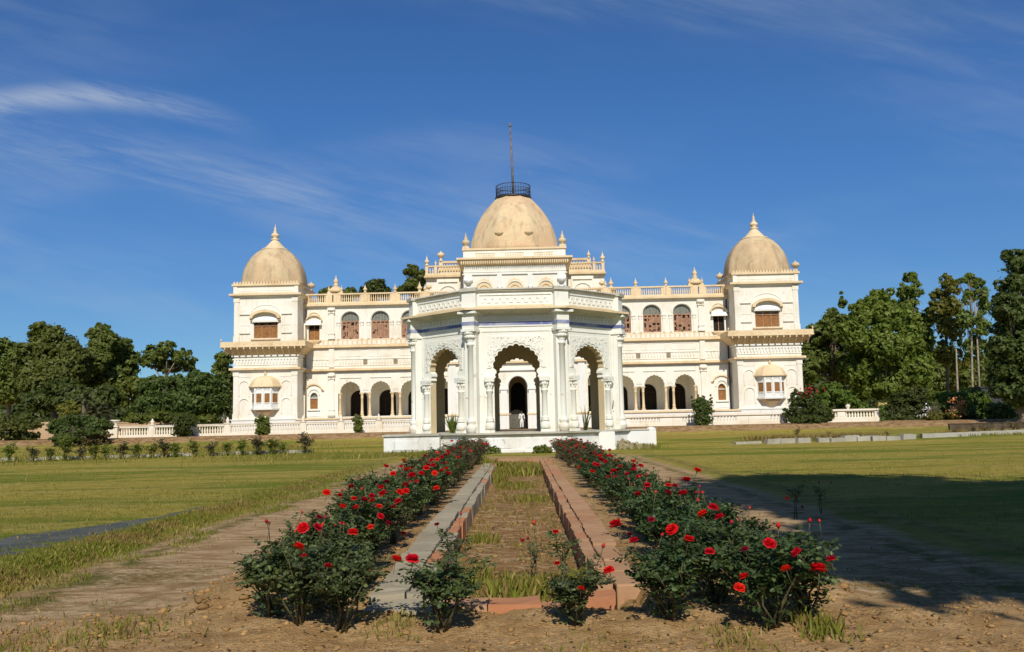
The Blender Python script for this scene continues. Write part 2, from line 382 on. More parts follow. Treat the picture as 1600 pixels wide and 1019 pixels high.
def ground_mat():
    m,t,b=new_mat('ground_soil_and_grass'); P=t.pos(); s=t.xyz(P); x,y,z=s[0],s[1],s[2]
    nA=t.noise(P,0.35,4,0.6); nB=t.noise(P,2.2,5,0.65); nC=t.noise(P,11,5,0.7); nD=t.noise(P,45,4,0.7)
    band=t.noise(t.scale(P,(0.05,0.22,0.0)),1.0,5,0.6,0.8); band2=t.noise(t.scale(P,(0.16,0.6,0.0)),1.0,4,0.65,0.6)
    ax=t.math('ABSOLUTE',t.math('ADD',x,0.1))
    wob=t.math('ADD',t.math('MULTIPLY',t.math('SUBTRACT',nA,0.5),0.9),t.math('MULTIPLY',t.math('SUBTRACT',nB,0.5),0.9))
    axw=t.math('ADD',ax,wob)
    # lawn
    g=t.mix(t.step(band,0.42,0.57),(0.160,0.185,0.016),(0.38,0.29,0.052))
    g=t.mix(t.step(band2,0.48,0.62,0,0.7),g,(0.44,0.33,0.085))
    g=t.mix(t.step(nB,0.42,0.62,0,0.45),g,(0.125,0.145,0.013))
    g=t.mix(t.step(nC,0.50,0.70,0,0.6),g,(0.105,0.115,0.012))
    g=t.mix(t.step(nD,0.52,0.72,0,0.5),g,(0.34,0.28,0.09))
    wp=t.step(t.noise(P,0.9,5,0.7,0.8),0.60,0.68); g=t.mix(t.math('MULTIPLY',wp,0.55),g,(0.33,0.235,0.10))
    # bare soil
    so_=t.mix(t.step(nB,0.32,0.68),(0.35,0.205,0.080),(0.52,0.335,0.155))
    so_=t.mix(t.step(nC,0.48,0.72,0,0.7),so_,(0.20,0.110,0.040))
    so_=t.mix(t.step(nD,0.52,0.72,0,0.55),so_,(0.60,0.42,0.22))
    # trodden path with streaks
    st=t.noise(t.scale(P,(1.1,2.6,0.0)),1.6,5,0.7,0.5)
    pa=t.mix(t.step(st,0.38,0.62),(0.34,0.205,0.090),(0.58,0.40,0.220))
    pa=t.mix(t.step(nC,0.5,0.75,0,0.6),pa,(0.19,0.115,0.05))
    pa=t.mix(t.step(nD,0.55,0.75,0,0.5),pa,(0.46,0.33,0.20))
    grassy=t.math('MULTIPLY',t.step(nA,0.50,0.66),t.step(nC,0.38,0.58))
    pa=t.mix(t.math('MULTIPLY',grassy,0.7),pa,(0.12,0.105,0.018))
    pathm=t.math('MULTIPLY',t.step(axw,5.15,5.75,1,0),t.step(t.math('ADD',y,t.math('MULTIPLY',wob,3.0)),38,47,1,0))
    # green tracks inside the path edge
    trk=t.math('MULTIPLY',t.step(t.math('ABSOLUTE',t.math('SUBTRACT',axw,5.0)),0.0,0.30,1,0),t.step(nB,0.40,0.55))
    pa=t.mix(t.math('MULTIPLY',trk,0.8),pa,(0.10,0.105,0.016))
    c=t.mix(pathm,g,pa)
    bed=t.math('MULTIPLY',t.step(axw,2.8,3.4,1,0),t.step(y,42,45,1,0))
    fore=t.math('MULTIPLY',t.step(t.math('ADD',y,t.math('MULTIPLY',axw,0.22)),8.7,9.5,1,0),t.step(ax,4.5,6.5,1,0.25))
    c=t.mix(t.math('MAXIMUM',bed,fore),c,so_)
    # verge ridge, taller yellowed grass
    vg=t.step(t.math('ABSOLUTE',t.math('SUBTRACT',ax,6.1)),0.1,0.45,1,0)
    vg=t.math('MULTIPLY',vg,t.step(y,40,46,1,0))
    c=t.mix(t.math('MULTIPLY',vg,0.7),c,t.mix(t.step(nB,0.42,0.58),(0.10,0.105,0.014),(0.32,0.235,0.075)))
    # channel bed: rubble, dry weeds
    inch=t.math('MULTIPLY',t.math('MULTIPLY',t.step(x,CH_X0,CH_X0+0.03),t.step(x,CH_X1-0.03,CH_X1,1,0)),t.math('MULTIPLY',t.step(y,CH_Y0,CH_Y0+.03),t.step(y,CH_Y1-.03,CH_Y1,1,0)))
    st2=t.noise(t.scale(P,(1.6,3.0,0)),1.5,6,0.7,0.6)
    cb=t.mix(t.step(st2,0.42,0.66),(0.30,0.165,0.062),(0.54,0.37,0.19))
    cb=t.mix(t.step(nC,0.46,0.66,0,0.75),cb,(0.15,0.078,0.026))
    cb=t.mix(t.math('MULTIPLY',t.step(nA,0.45,0.62),t.step(nC,0.45,0.6)),cb,(0.12,0.10,0.02))
    c=t.mix(inch,c,cb)
    # brown bank and terrace before the palace
    bank=t.math('MULTIPLY',t.step(t.math('ADD',y,t.math('MULTIPLY',wob,2.5)),73.6,74.8),t.step(y,84,86,1,0.6))
    bk=t.mix(t.step(nB,0.40,0.60),(0.24,0.13,0.055),(0.44,0.28,0.14)); bk=t.mix(t.step(nC,0.48,0.66,0,0.6),bk,(0.15,0.12,0.025))
    c=t.mix(bank,c,bk)
    far=t.step(y,63,66); far=t.math('MULTIPLY',far,t.step(y,72,72.5,1,0))
    c=t.mix(t.math('MULTIPLY',far,0.55),c,(0.34,0.24,0.055))
    t.put(b.inputs['Base Color'],c); b.inputs['Roughness'].default_value=0.95; b.inputs['Specular IOR Level'].default_value=0.1
    hgt=t.math('ADD',t.math('MULTIPLY',nC,1.0),t.math('MULTIPLY',nD,0.5))
    t.put(b.inputs['Normal'],t.bump(hgt,1.0,0.05)); return m
GROUND=ground_mat()
g_o=obj('ground', np_mesh('ground', gv.reshape(-1,3), quads, GROUND, True)); g_o['kind']='structure'

# puddle left on the lawn beside the path
def puddle_mat():
    m,t,b=new_mat('puddle_water'); P=t.pos(); n=t.noise(P,1.5,4,0.6)
    t.put(b.inputs['Base Color'],t.mix(t.step(n,0.4,0.6),(0.075,0.075,0.06),(0.12,0.11,0.08)))
    b.inputs['Roughness'].default_value=0.25; b.inputs['Specular IOR Level'].default_value=0.12; b.inputs['IOR'].default_value=1.10
    t.put(b.inputs['Normal'],t.bump(t.noise(P,9,3,0.5),0.35,0.02)); return m
pm=MB(); zp=-0.016
pm.add([(-11,10.6,zp),(-6.55,10.6,zp),(-6.45,20,zp),(-8.6,20,zp)],[(0,1,2,3)])
p_o=pm.build('puddle',puddle_mat()); p_o['kind']='structure'
# MARK-B
# ================================================================== PALACE
AX=-0.27                                                    # palace axis
def scallop(hw, zs, za, n=9, cx=0.0, cusp=0.07, per=6, ogee=0.06):
    # multifoil arch outline from the left springing to the right one
    pts=[]; H=za-zs; N=n*per
    for i in range(N+1):
        a=math.pi*i/N; lob=abs(math.sin(n*a))
        k=1-cusp*(1-lob)
        x=-math.cos(a)*hw*(1-cusp*(1-lob)*0.8 if 0<i<N else 1); z=math.sin(a)**0.85*H*k
        z+=ogee*H*math.exp(-((a-math.pi/2)/0.16)**2)*1.0
        pts.append((cx+x,zs+min(z,H*1.03)))
    return pts
def rarch(hw, zs, za, cx=0.0, n=16):
    return [(cx-math.cos(math.pi*i/n)*hw, zs+math.sin(math.pi*i/n)*(za-zs)) for i in range(n+1)]
def ring_arch(mb, hw, zs, za, cx, y0, y1, wdt, m=0, n=16, legs=0.0):      # raised hood moulding along an arch
    o=rarch(hw+wdt,zs,za+wdt,cx,n); i=rarch(hw,zs,za,cx,n)[::-1]
    if legs: o=[(cx-hw-wdt,zs-legs)]+o+[(cx+hw+wdt,zs-legs)]; i=[(cx+hw,zs-legs)]+i+[(cx-hw,zs-legs)]
    mb.prism(o+i,y0,y1,m)
FIN=[(0.24,0),(0.24,.06),(.13,.12),(.11,.22),(.2,.3),(.27,.42),(.2,.54),(.1,.6),(.14,.66),(.1,.72),(.05,.82),(.03,.96),(.01,1.06)]
BALL=[(0.2,0),(0.2,.08),(.1,.14),(.1,.3),(.16,.36),(.34,.5),(.37,.62),(.26,.78),(.08,.84),(.06,.92),(.01,.98)]
def finial(parent, x, y, z, s=1.0, prof=FIN, mat=None, name='roof_finial'):
    m=MB(); m.lathe([(r*s,h*s) for r,h in prof],x,y,12,0,z0=z); return m.build(name,mat or OCHRE_PALE,parent)
BAL=[(.07,0),(.07,.06),(.045,.1),(.085,.28),(.075,.4),(.04,.62),(.04,.7),(.065,.8),(.065,.86)]
def balusters(mb, x0, x1, y, z0, h, pitch, m=0, seg=6, r=1.0):
    n=max(1,int(round((x1-x0)/pitch)))
    for i in range(n):
        mb.lathe([(a*r,b*h/.86) for a,b in BAL],x0+(i+.5)*(x1-x0)/n,y,seg,m,z0=z0,cap=False)
def column_mb(mb, x, y, z0, z1, r, m=0, seg=12, rich=False):
    h=z1-z0
    mb.box(x-r*1.45,x+r*1.45,y-r*1.45,y+r*1.45,z0,z0+.05*h,m)
    p=[(1.35,.05),(1.4,.08),(1.05,.11),(1.0,.13),(1.3,.155),(1.3,.175),(.98,.20),(1.0,.25),(.9,.76),(1.15,.775),(1.15,.79),(.9,.8),(.92,.83),(1.12,.845),(1.0,.86),(1.0,.875),(1.3,.93),(1.45,.955)]
    mb.lathe([(a*r,b*h) for a,b in p],x,y,seg,m,z0=z0)
    mb.box(x-r*1.6,x+r*1.6,y-r*1.6,y+r*1.6,z0+.955*h,z1,m)
    if rich:
        for k in range(8):
            a=math.pi/4*k+.2; X=x+math.sin(a)*r*1.25; Y=y-math.cos(a)*r*1.25
            mb.lathe([(.02,0),(.3*r,.02*h),(.34*r,.045*h),(.1*r,.065*h)],X,Y,6,m,z0=z0+.87*h)

pal=thing('palace','long cream two storey palace with three tan domes and a flagpole','palace',(AX,84,1.0))

def band_dentils(mb, x0, x1, y, z0, z1, pitch, m, dep=.06):
    n=int((x1-x0)/pitch)
    for i in range(n):
        c=x0+(i+.5)*(x1-x0)/n; hw=(x1-x0)/n*.30
        mb.prism([(c-hw,z1),(c+hw,z1),(c+hw,z0+(z1-z0)*.45),(c,z0),(c-hw,z0+(z1-z0)*.45)],y-dep,y+.01,m)
def niche(mb, x, y, z0, z1, hw, m=0):
    ring_arch(mb,hw,z1-hw*.9,z1,x,y-.075,y+.01,.08,m,10,z1-hw*.9-z0)

def tower(cx):
    sgn=1 if cx>0 else -1; X=AX+cx; H=3.02; y0,y1=84.0,90.1
    m=MB()                                        # walls with the openings of the bay and the upper window left as recesses
    m.box(X-H,X+H,y0+.22,y1,1.0,14.05,0)
    # front skin 0.22 thick with openings
    m.box(X-H,X-1.22,y0,y0+.22,2.3,9.3,0); m.box(X+1.22,X+H,y0,y0+.22,2.3,9.3,0)
    m.box(X-1.22,X+1.22,y0,y0+.22,5.6,9.3,0); m.box(X-1.22,X+1.22,y0,y0+.22,2.3,3.2,0)
    m.box(X-H,X-1.13,y0,y0+.22,9.3,14.05,0); m.box(X+1.13,X+H,y0,y0+.22,9.3,14.05,0)
    m.box(X-1.13,X+1.13,y0,y0+.22,9.3,10.0,0); m.box(X-1.13,X+1.13,y0,y0+.22,11.5,14.05,0)
    tw=m.build('tower',[CREAM],pal)
    m=MB(); m.box(X-H-.12,X+H+.12,y0-.12,y1+.1,1.0,2.3,0); m.box(X-H-.18,X+H+.18,y0-.18,y0,2.3,2.42,0); m.build('plinth',WHITE,tw)
    # corner pilasters and reliefs
    m=MB()
    for s_ in (-1,1):
        for zz in ((2.42,6.9),(9.7,13.9)):
            m=MB(); xa=X+s_*(H-.26); m.box(xa-.24,xa+.24,y0-.06,y0+.01,zz[0],zz[1]); m.box(xa-.29,xa+.29,y0-.1,y0+.01,zz[1]-.45,zz[1]-.02); m.box(xa-.29,xa+.29,y0-.1,y0+.01,zz[0],zz[0]+.5); m.build('corner_pilaster',CREAM,tw)
        xa=X+s_*1.98
        for za,zb in ((4.55,5.95),(2.9,4.3)): m=MB(); niche(m,xa,y0,za,zb,.42); m.build('blind_niche',CREAM,tw)
        m=MB(); m.box(xa-.6,xa+.6,y0-.03,y0+.01,6.35,6.42); m.build('wall_moulding',CREAM,tw)
        for zb in (12.35,10.55):
            m=MB(); m.prism([(xa-.45,zb),(xa+.45,zb),(xa+.45,zb+.1),(xa,zb+.55),(xa-.45,zb+.1)],y0-.10,y0+.01); m.box(xa-.5,xa+.5,y0-.14,y0+.01,zb-.1,zb-.003); m.cut('pediment_moulding',CREAM,tw)
            m.box(xa-.46,xa+.46,y0-.03,y0+.01,zb-1.15,zb-1.08); m.build('wall_moulding',CREAM,tw)
    # lower ledge, dentil frieze
    m=MB(); m.box(X-H-.16,X+H+.16,y0-.16,y1,6.85,6.95,2); m.box(X-H-.34,X+H+.34,y0-.34,y1,7.0,7.2,1); m.box(X-H-.2,X+H+.2,y0-.2,y1,6.95,7.0,1)
    m.box(X-H-.06,X+H+.06,y0-.06,y1,7.45,7.52,0); band_dentils(m,X-H,X+H,y0,7.54,7.98,.3,0,.08); m.box(X-H-.08,X+H+.08,y0-.08,y1,7.98,8.08,0)
    m.box(X-H-.14,X+H+.14,y0-.14,y1,8.25,8.4,0)
    m.build('frieze',[WHITE,OCHRE_PALE,WHITE],tw)
    # balcony with brackets
    m=MB(); P=.95
    m.frustum((X-H-.14,X+H+.14,y0-.14,y1,8.42),(X-H-P,X+H+P,y0-P,y1,9.1),2)
    m.box(X-H-P-.03,X+H+P+.03,y0-P-.03,y1,9.1,9.24,1)
    for xa,xb,ya,yb in ((X-H-P,X+H+P,y0-P,y0-P+.12),(X-H-P,X-H-P+.12,y0-P+.12,y1),(X+H+P-.12,X+H+P,y0-P+.12,y1)):
        m.box(xa,xb,ya,yb,9.24,9.62,1)
    for i in range(13):
        c=X-H-.55+i*(2*H+1.1)/12
        m.prism([(c-.05,9.1),(c+.05,9.1),(c+.05,8.95),(c-.05,8.95)],y0-P+.02,y0-.2,1)
        k=(c-X)/(H+.55)
        m.add([(c-.06,y0-P-.02,9.08),(c+.06,y0-P-.02,9.08),(c+.06,y0-.16,8.42),(c-.06,y0-.16,8.42),(c-.06,y0-P+.0,8.92),(c+.06,y0-P+.0,8.92),(c+.06,y0-.3,8.38),(c-.06,y0-.3,8.38)],[(0,3,2,1),(4,5,6,7),(0,1,5,4),(1,2,6,5),(2,3,7,6),(3,0,4,7)],1)
    for i in range(9): m.box(X-H-P+.4+i*.83,X-H-P+.72+i*.83,y0-P-.02,y0-P+.01,9.32,9.54,0)
    for i in range(2): m.lathe([(.05,0),(.05,.1),(.1,.16),(.02,.3)],X+(1 if i else -1)*(H+P-.06),y0-P+.06,8,1,z0=9.62)
    m.build('balcony',[OCHRE_PALE,OCHRE_PALE,OCHRE],tw)
    # upper window
    m=MB(); m.box(X-1.13,X+1.13,y0+.16,y0+.22,10.0,11.5,0)
    for i in (-1.1,-.38,.38,1.1): m.box(X+i-.035,X+i+.035,y0+.10,y0+.163,10.0,11.15,1)
    m.box(X-1.13,X+1.13,y0+.09,y0+.16,11.12,11.2,1)
    for i in range(-1,2):
        m.prism([(X+i*.75-.37,11.5),(X+i*.75-.37,11.22),(X+i*.75-.2,11.38),(X+i*.75,11.42),(X+i*.75+.2,11.38),(X+i*.75+.37,11.22),(X+i*.75+.37,11.5)],y0+.05,y0+.12,2)
    m.build('window_shutter',[SHUTTER,WOOD,DARK if sgn<0 else FANLIGHT],tw)
    m=MB(); m.box(X-1.4,X+1.4,y0-.2,y0,9.84,9.95,1); m.cut('window_sill',[WHITE,OCHRE_PALE],tw); m.box(X-1.25,X+1.25,y0-.22,y0,11.5,11.62,0)
    ring_arch(m,1.18,11.85,12.42,X,y0-.5,y0,.26,1,18); ring_arch(m,1.45,12.1,13.15,X,y0-.05,y0+.01,.08,0,18)
    # sloping hood below the arch
    m.add([(X-1.2,y0-.0,12.2),(X+1.2,y0-.0,12.2),(X+1.22,y0-.24,11.62),(X-1.22,y0-.24,11.62),(X-1.2,y0,11.55),(X+1.2,y0,11.55)],[(0,3,2,1),(0,4,3),(1,2,5),(3,4,5,2)],0)
    for s_ in (-1,1): m.box(X+s_*1.32-.12,X+s_*1.32+.12,y0-.3,y0,11.65,11.9,1)
    m.build('window_hood',[WHITE,OCHRE_PALE],tw)
    # lower bay window
    bw=1.25; by=y0-.75; pl=[(-bw,0),(-.78,-.75),(.78,-.75),(bw,0)]
    m=MB()
    def loop(z,k=1.0,dy=0): return [(X+a*k,y0+b_*k+dy*(b_<0),z) for a,b_ in pl]
    def skin(za,ka,zb,kb,mm):
        A=loop(za,ka)+loop(zb,kb); m.add(A,[(0,1,5,4),(1,2,6,5),(2,3,7,6)],mm)
    skin(2.6,.28,3.25,.98,2); m.add(loop(2.6,.28),[(0,1,2,3)],2)
    m.add(loop(3.25,1.1)+loop(3.42,1.1),[(0,1,5,4),(1,2,6,5),(2,3,7,6),(4,5,6,7),(0,3,2,1)],0)
    skin(3.42,1.0,5.36,1.0,0)
    m.add(loop(5.36,1.28)+loop(5.48,1.28),[(0,1,5,4),(1,2,6,5),(2,3,7,6),(4,5,6,7),(0,3,2,1)],1)
    prev=(5.48,1.22)
    for z_,k_ in ((5.75,1.13),(6.05,.97),(6.28,.72),(6.42,.4),(6.47,.06)): skin(prev[0],prev[1],z_,k_,1); prev=(z_,k_)
    m.lathe([(.12,0),(.06,.12),(.14,.25),(.03,.45),(.01,.6)],X,y0-.1,8,1,z0=6.42)
    m.build('bay_window',[WHITE,OCHRE_PALE,OCHRE],tw)
    m=MB()
    def pane(ax,ay,bx,by_):
        a=Vector((X+ax,y0+ay,0)); b_=Vector((X+bx,y0+by_,0)); n_=Vector((by_-ay,-(bx-ax),0)).normalized()
        if n_.y>0: n_=-n_
        for (za,zb,mm) in ((3.92,4.76,0),):
            A=a+n_*.012; B=b_+n_*.012
            m.add([(A.x,A.y,za),(B.x,B.y,za),(B.x,B.y,zb),(A.x,A.y,zb),(A.x-n_.x*.05,A.y-n_.y*.05,za),(B.x-n_.x*.05,B.y-n_.y*.05,za),(B.x-n_.x*.05,B.y-n_.y*.05,zb),(A.x-n_.x*.05,A.y-n_.y*.05,zb)],[(0,1,2,3),(0,4,5,1),(1,5,6,2),(2,6,7,3),(3,7,4,0)],mm)
        for (za,zb) in ((3.84,3.92),(4.76,4.83)):
            A=a+n_*.05; B=b_+n_*.05; m.add([(A.x,A.y,za),(B.x,B.y,za),(B.x,B.y,zb),(A.x,A.y,zb),(a.x,a.y,za),(b_.x,b_.y,za),(b_.x,b_.y,zb),(a.x,a.y,zb)],[(0,1,2,3),(0,4,5,1),(1,5,6,2),(2,6,7,3),(3,7,4,0)],1)
    pane(-.62,-.75,-.15,-.75); pane(.15,-.75,.62,-.75); pane(-1.17,-.13,-.86,-.62); pane(.86,-.62,1.17,-.13)
    m.build('bay_pane',[SHUTTER,WHITE],tw)
    m=MB()
    for (ax_,hw_) in ((-.38,.36),(.38,.36)): ring_arch(m,hw_-.06,4.9,5.18,X+ax_,y0-.80,y0-.74,.05,0,8)
    for a_ in (-.74,0,.74): m.box(X+a_-.07,X+a_+.07,y0-.81,y0-.745,3.42,5.3,0)
    m.build('bay_frame',WHITE,tw)
    # top cornices, attic band, cresting
    m=MB(); m.box(X-H-.2,X+H+.2,y0-.2,y1+.2,13.95,14.06,0); m.box(X-H-.4,X+H+.4,y0-.4,y1+.4,14.06,14.24,1)
    m.box(X-H+.02,X+H-.02,y0-.02,y1,14.24,15.0,2); m.box(X-H-.06,X-H+.3,y0-.1,y0+.2,14.24,15.0,2); m.box(X+H-.3,X+H+.06,y0-.1,y0+.2,14.24,15.0,2)
    band_dentils(m,X-H+.4,X+H-.4,y0-.02,14.32,14.5,.22,2,.06); m.box(X-H+.4,X+H-.4,y0-.05,y0,14.52,14.58,2)
    m.box(X-H-.2,X+H+.2,y0-.2,y1+.2,15.0,15.18,1)
    n=22
    for i in range(n):
        c=X-H-.1+(i+.5)*(2*H+.2)/n
        for yy_ in (y0-.17,y1+.07): m.prism([(c-.11,15.18),(c+.11,15.18),(c+.09,15.32),(c,15.44),(c-.09,15.32)],yy_,yy_+.1,1)
    m.build('cornice',[WHITE,OCHRE_PALE,CREAM],tw)
    # dome and its finial
    cy=87.05
    m=MB(); m.lathe([(3.08,0),(3.08,.35),(3.02,1.0),(2.86,1.7),(2.58,2.4),(2.18,3.0),(1.72,3.5),(1.25,3.82),(1.0,3.95)],X,cy,64,0,octa=.85,z0=15.18)
    m.build('dome',DOME,tw)
    m=MB(); m.lathe([(1.12,3.72),(1.34,3.80),(1.30,3.88),(1.0,4.0),(.78,4.25),(.55,4.5),(.36,4.7),(.30,4.78),(.42,4.84),(.42,4.92),(.24,4.98),(.22,5.08),(.40,5.2),(.42,5.32),(.26,5.5),(.14,5.62),(.22,5.68),(.12,5.76),(.10,5.9),(.15,5.98),(.06,6.08),(.03,6.25),(.01,6.45)],X,cy,20,0,z0=15.18)
    m.build('dome_finial',OCHRE_PALE,tw)
    spots=[(sgn*2.9,y1-.1),(-sgn*2.9,y1-.1)]+([(2.95,y0+.1)] if sgn>0 else [])
    for dx,dy in spots: finial(tw,X+dx,dy,15.18,1.1,BALL,OCHRE)
    # drain pipe in the corner with the wing
    xp=X-sgn*(H+.22); m=MB(); m.tube([(xp,86.32,2.0),(xp,86.32,8.3),(xp,86.32,13.0)],.07,8); m.build('drain_pipe',IRON if sgn>0 else GREYSTONE,tw)
    return tw
tower(-23.65); tower(23.65)

def wing(sg):
    y0=86.5; ARC=[7.34,10.27,13.2,16.13]; hw=.98
    X=lambda a: AX+sg*a
    XM=lambda poly: [(AX+sg*a,z) for a,z in poly]
    m=MB()
    # lower arcade wall: one outline running over the arches
    poly=[(4.4,2.48),(5.0,2.48),(5.0,4.75)]
    for c in ARC: poly+=scallop(hw,4.75,5.82,9,c)
    poly+=[(17.32,4.75),(17.32,2.48),(18.6,2.48)]
    # small niche window of the end bay
    poly+=[(19.28,2.48),(19.28,4.35)]+rarch(.37,4.35,4.85,19.65,10)[1:-1]+[(20.02,4.35),(20.02,2.48),(20.7,2.48),(20.7,9.3),(4.4,9.3)]
    m.prism(XM(poly),y0,y0+.45)
    m.box(X(19.28),X(20.02),y0+.02,y0+.45,2.48,3.28)
    poly=[(4.4,9.3),(6.44,9.3)]
    poly=[(4.4,9.95)]
    for c in ARC: poly+=[(c-.87,9.95)]+rarch(.87,11.85,12.62,c,14)+[(c+.87,9.95)]
    poly+=[(19.12,9.95),(19.12,11.5),(20.18,11.5),(20.18,9.95),(20.7,9.95),(20.7,13.3),(4.4,13.3)]
    m.prism(XM(poly),y0,y0+.35)
    m.box(X(4.4),X(20.7),y0,y0+.35,9.3,9.95)
    m.box(X(4.4),X(20.7),y0+.45,104,1.0,2.48)                      # floor of the arcade and base
    m.box(X(4.4),X(20.7),y0+.02,y0+.45,1.0,2.48)
    m.box(X(4.4),X(20.7),y0+.45,91,6.6,7.0)                        # ceiling of the arcade
    m.box(X(17.32),X(20.7),y0+.46,91,2.48,6.6)                     # solid end bay
    m.box(X(4.4),X(20.7),91,91.3,7.0,13.3); m.box(X(4.4),X(27),100,104,2.48,13.3)   # rear walls
    # inner arcade wall with door openings
    poly=[(4.4,2.48)]
    for c in ARC: poly+=[(c-.86,2.48),(c-.86,4.3)]+rarch(.86,4.3,5.15,c,12)[1:-1]+[(c+.86,4.3),(c+.86,2.48)]
    poly+=[(17.32,2.48),(17.32,6.6),(4.4,6.6)]
    m.prism(XM(poly),91,91.35)
    wg=m.build('wing',CREAM,pal)
    m=MB(); m.box(X(4.4),X(20.7),y0+.35,104,13.0,13.3); m.build('roof',ROOFM,wg)
    for c in ARC:
        m=MB(); m.prism([(X(0)*0+X(c)+a,z) for a,z in [(-.86,2.48)]+rarch(.86,4.3,5.15,0,12)+[(.86,2.48)]],91.36,91.42,0)
        for a in (-.84,-.28,.28,.84): m.box(X(c)+a-.04,X(c)+a+.04,91.30,91.36,2.48,4.3,1)
        m.box(X(c)-.86,X(c)+.86,91.30,91.36,4.26,4.36,1)
        m.build('arcade_door',[DARK,simple('dark_brown_door',(0.035,0.016,0.009),.6) if 'dark_brown_door' not in bpy.data.materials else bpy.data.materials['dark_brown_door']],wg)
    cols=[]
    for i in range(3):
        mid=(ARC[i]+ARC[i+1])/2; cols+=[mid-.37,mid+.37]
    cols+=[17.16,5.2]
    for c in cols:
        m=MB(); column_mb(m,X(c),y0+.22,2.48,4.75,.125); m.build('arcade_column',OCHRE_PALE,wg)
    # pilaster between arcade and end bay, both storeys
    m=MB()
    for za,zb in ((2.48,6.75),(7.25,9.05),(9.95,13.15)):
        m.box(X(17.68),X(18.18),y0-.16,y0,za,zb)
        if za==7.25: m.cut('frieze_pier',CREAM,wg); continue
        za,zt=(6.1,2.6) if za<3 else (12.5,9.97)
        m.box(X(17.6),X(18.26),y0-.24,y0-.003,za,za+.12); m.box(X(17.56),X(18.3),y0-.28,y0-.003,za+.35,za+.55); m.lathe([(.2,0),(.34,.18),(.36,.23)],X(17.93),y0-.1,12,0,z0=za+.12)
        za=zt; m.box(X(17.58),X(18.28),y0-.26,y0-.003,za,za+.22); m.box(X(17.62),X(18.24),y0-.21,y0-.003,za+.5,za+.62); m.cut('pilaster',CREAM,wg)
    # reliefs: panels between arches, capitals beside the upper windows
    m=MB()
    for c in ARC:
        for s_ in (-1,1):
            q=c+s_*1.14; m.box(X(q)-.13,X(q)+.13,y0-.09,y0,9.97,11.55); m.box(X(q)-.2,X(q)+.2,y0-.15,y0,11.55,11.72); m.box(X(q)-.17,X(q)+.17,y0-.12,y0,11.3,11.42); m.cut('small_pilaster',CREAM,wg)
        ring_arch(m,.93,11.85,12.68,X(c),y0-.07,y0,.09,0,14); m.cut('window_arch_moulding',CREAM,wg)
        mid=c+1.465
        if c<16: m.box(X(mid)-.3,X(mid)+.3,y0-.05,y0,4.95,6.5); m.box(X(mid)-.22,X(mid)+.22,y0-.085,y0-.05,5.1,6.35); m.cut('spandrel_panel',CREAM,wg)
        m.box(X(c)-1.05,X(c)+1.05,y0-.08,y0,6.18,6.25); m.cut('wall_moulding',CREAM,wg)
        m.box(X(c)-1.1,X(c)+1.1,y0-.03,y0,8.25,8.31); m.box(X(c)-1.1,X(c)+1.1,y0-.03,y0,8.85,8.91); m.box(X(c)+1.1,X(c)+1.16,y0-.03,y0,8.25,8.91); m.box(X(c)-1.16,X(c)-1.1,y0-.03,y0,8.25,8.91); m.cut('wall_panel',CREAM,wg)
    # horizontal mouldings
    m=MB(); xa,xb=X(4.4),X(20.7)
    if xa>xb: xa,xb=xb,xa
    m.box(xa,xb,y0-.07,y0,6.66,6.72,2); m.box(xa,xb,y0-.2,y0,6.8,6.9,0); m.box(xa,xb,y0-.36,y0,6.9,7.12,0)
    m.box(xa,xb,y0-.06,y0,7.36,7.42,1); m.box(xa,xb,y0-.06,y0,7.98,8.08,1)
    for i,c in enumerate(ARC+[19.2]):
        w_=1.13 if c<19 else .8
        band_dentils(m,X(c)-w_,X(c)+w_,y0,7.46,7.94,.27,1,.07)
    m.box(xa,xb,y0-.1,y0,9.08,9.14,0); m.box(xa,xb,y0-.3,y0,9.14,9.26,0); m.box(xa,xb,y0-.12,y0,9.26,9.9,0)
    for i in range(34): m.box(xa+.2+i*.47,xa+.5+i*.47,y0-.15,y0-.12,9.4,9.78,1)
    m.box(xa,xb,y0-.16,y0+.1,13.14,13.22,1); m.box(xa,xb,y0-.38,y0+.1,13.22,13.42,0); m.box(xa,xb,y0-.1,y0+.2,13.42,13.62,0)
    m.build('moulding',[OCHRE_PALE,CREAM,BLUE_PALE],wg)
    for c in (11.735,14.665,8.8):
        m=MB(); m.box(X(c)-.2,X(c)+.2,y0-.02,y0+.05,7.46,7.94); m.build('wall_vent',simple('vent_grille',(.26,.21,.13)) if 'vent_grille' not in bpy.data.materials else bpy.data.materials['vent_grille'],wg)
    # arched upper windows
    for c in ARC:
        C=X(c); m=MB()
        m.prism([(C+a,z) for a,z in [(-.87,9.95)]+rarch(.87,11.85,12.62,0,14)+[(.87,9.95)]],y0+.30,y0+.345,2)
        m.prism([(C+a,z) for a,z in [(-.87,11.7)]+rarch(.87,11.85,12.62,0,14)+[(.87,11.7)]],y0+.24,y0+.29,1)
        m.box(C-.87,C+.87,y0+.18,y0+.26,11.62,11.74,0)
        for a in (-.80,-.42,.42,.80): m.box(C+a-.06,C+a+.06,y0+.18,y0+.26,9.95,11.62,0)
        m.box(C-.06,C+.06,y0+.19,y0+.25,9.95,11.62,0)
        m.box(C-.87,C+.87,y0+.19,y0+.25,9.955,10.12,0)
        rr=random.Random(int(c*100)+int(sg))
        miss=.16 if sg<0 else .42
        for i in range(6):
            for j in range(7):
                if rr.random()<miss: continue
                x_=C-.72+i*.29; z_=10.15+j*.21
                m.box(x_-.14,x_+.14,y0+.205,y0+.235,z_-.10,z_+.10,0)
        for i in range(5): m.box(C-.6+i*.3-.015,C-.6+i*.3+.015,y0+.22,y0+.25,11.74,12.5-abs(i-2)*.13,3)
        m.build('arched_window',[WOOD,FANLIGHT,DARK,GREYSTONE],wg)
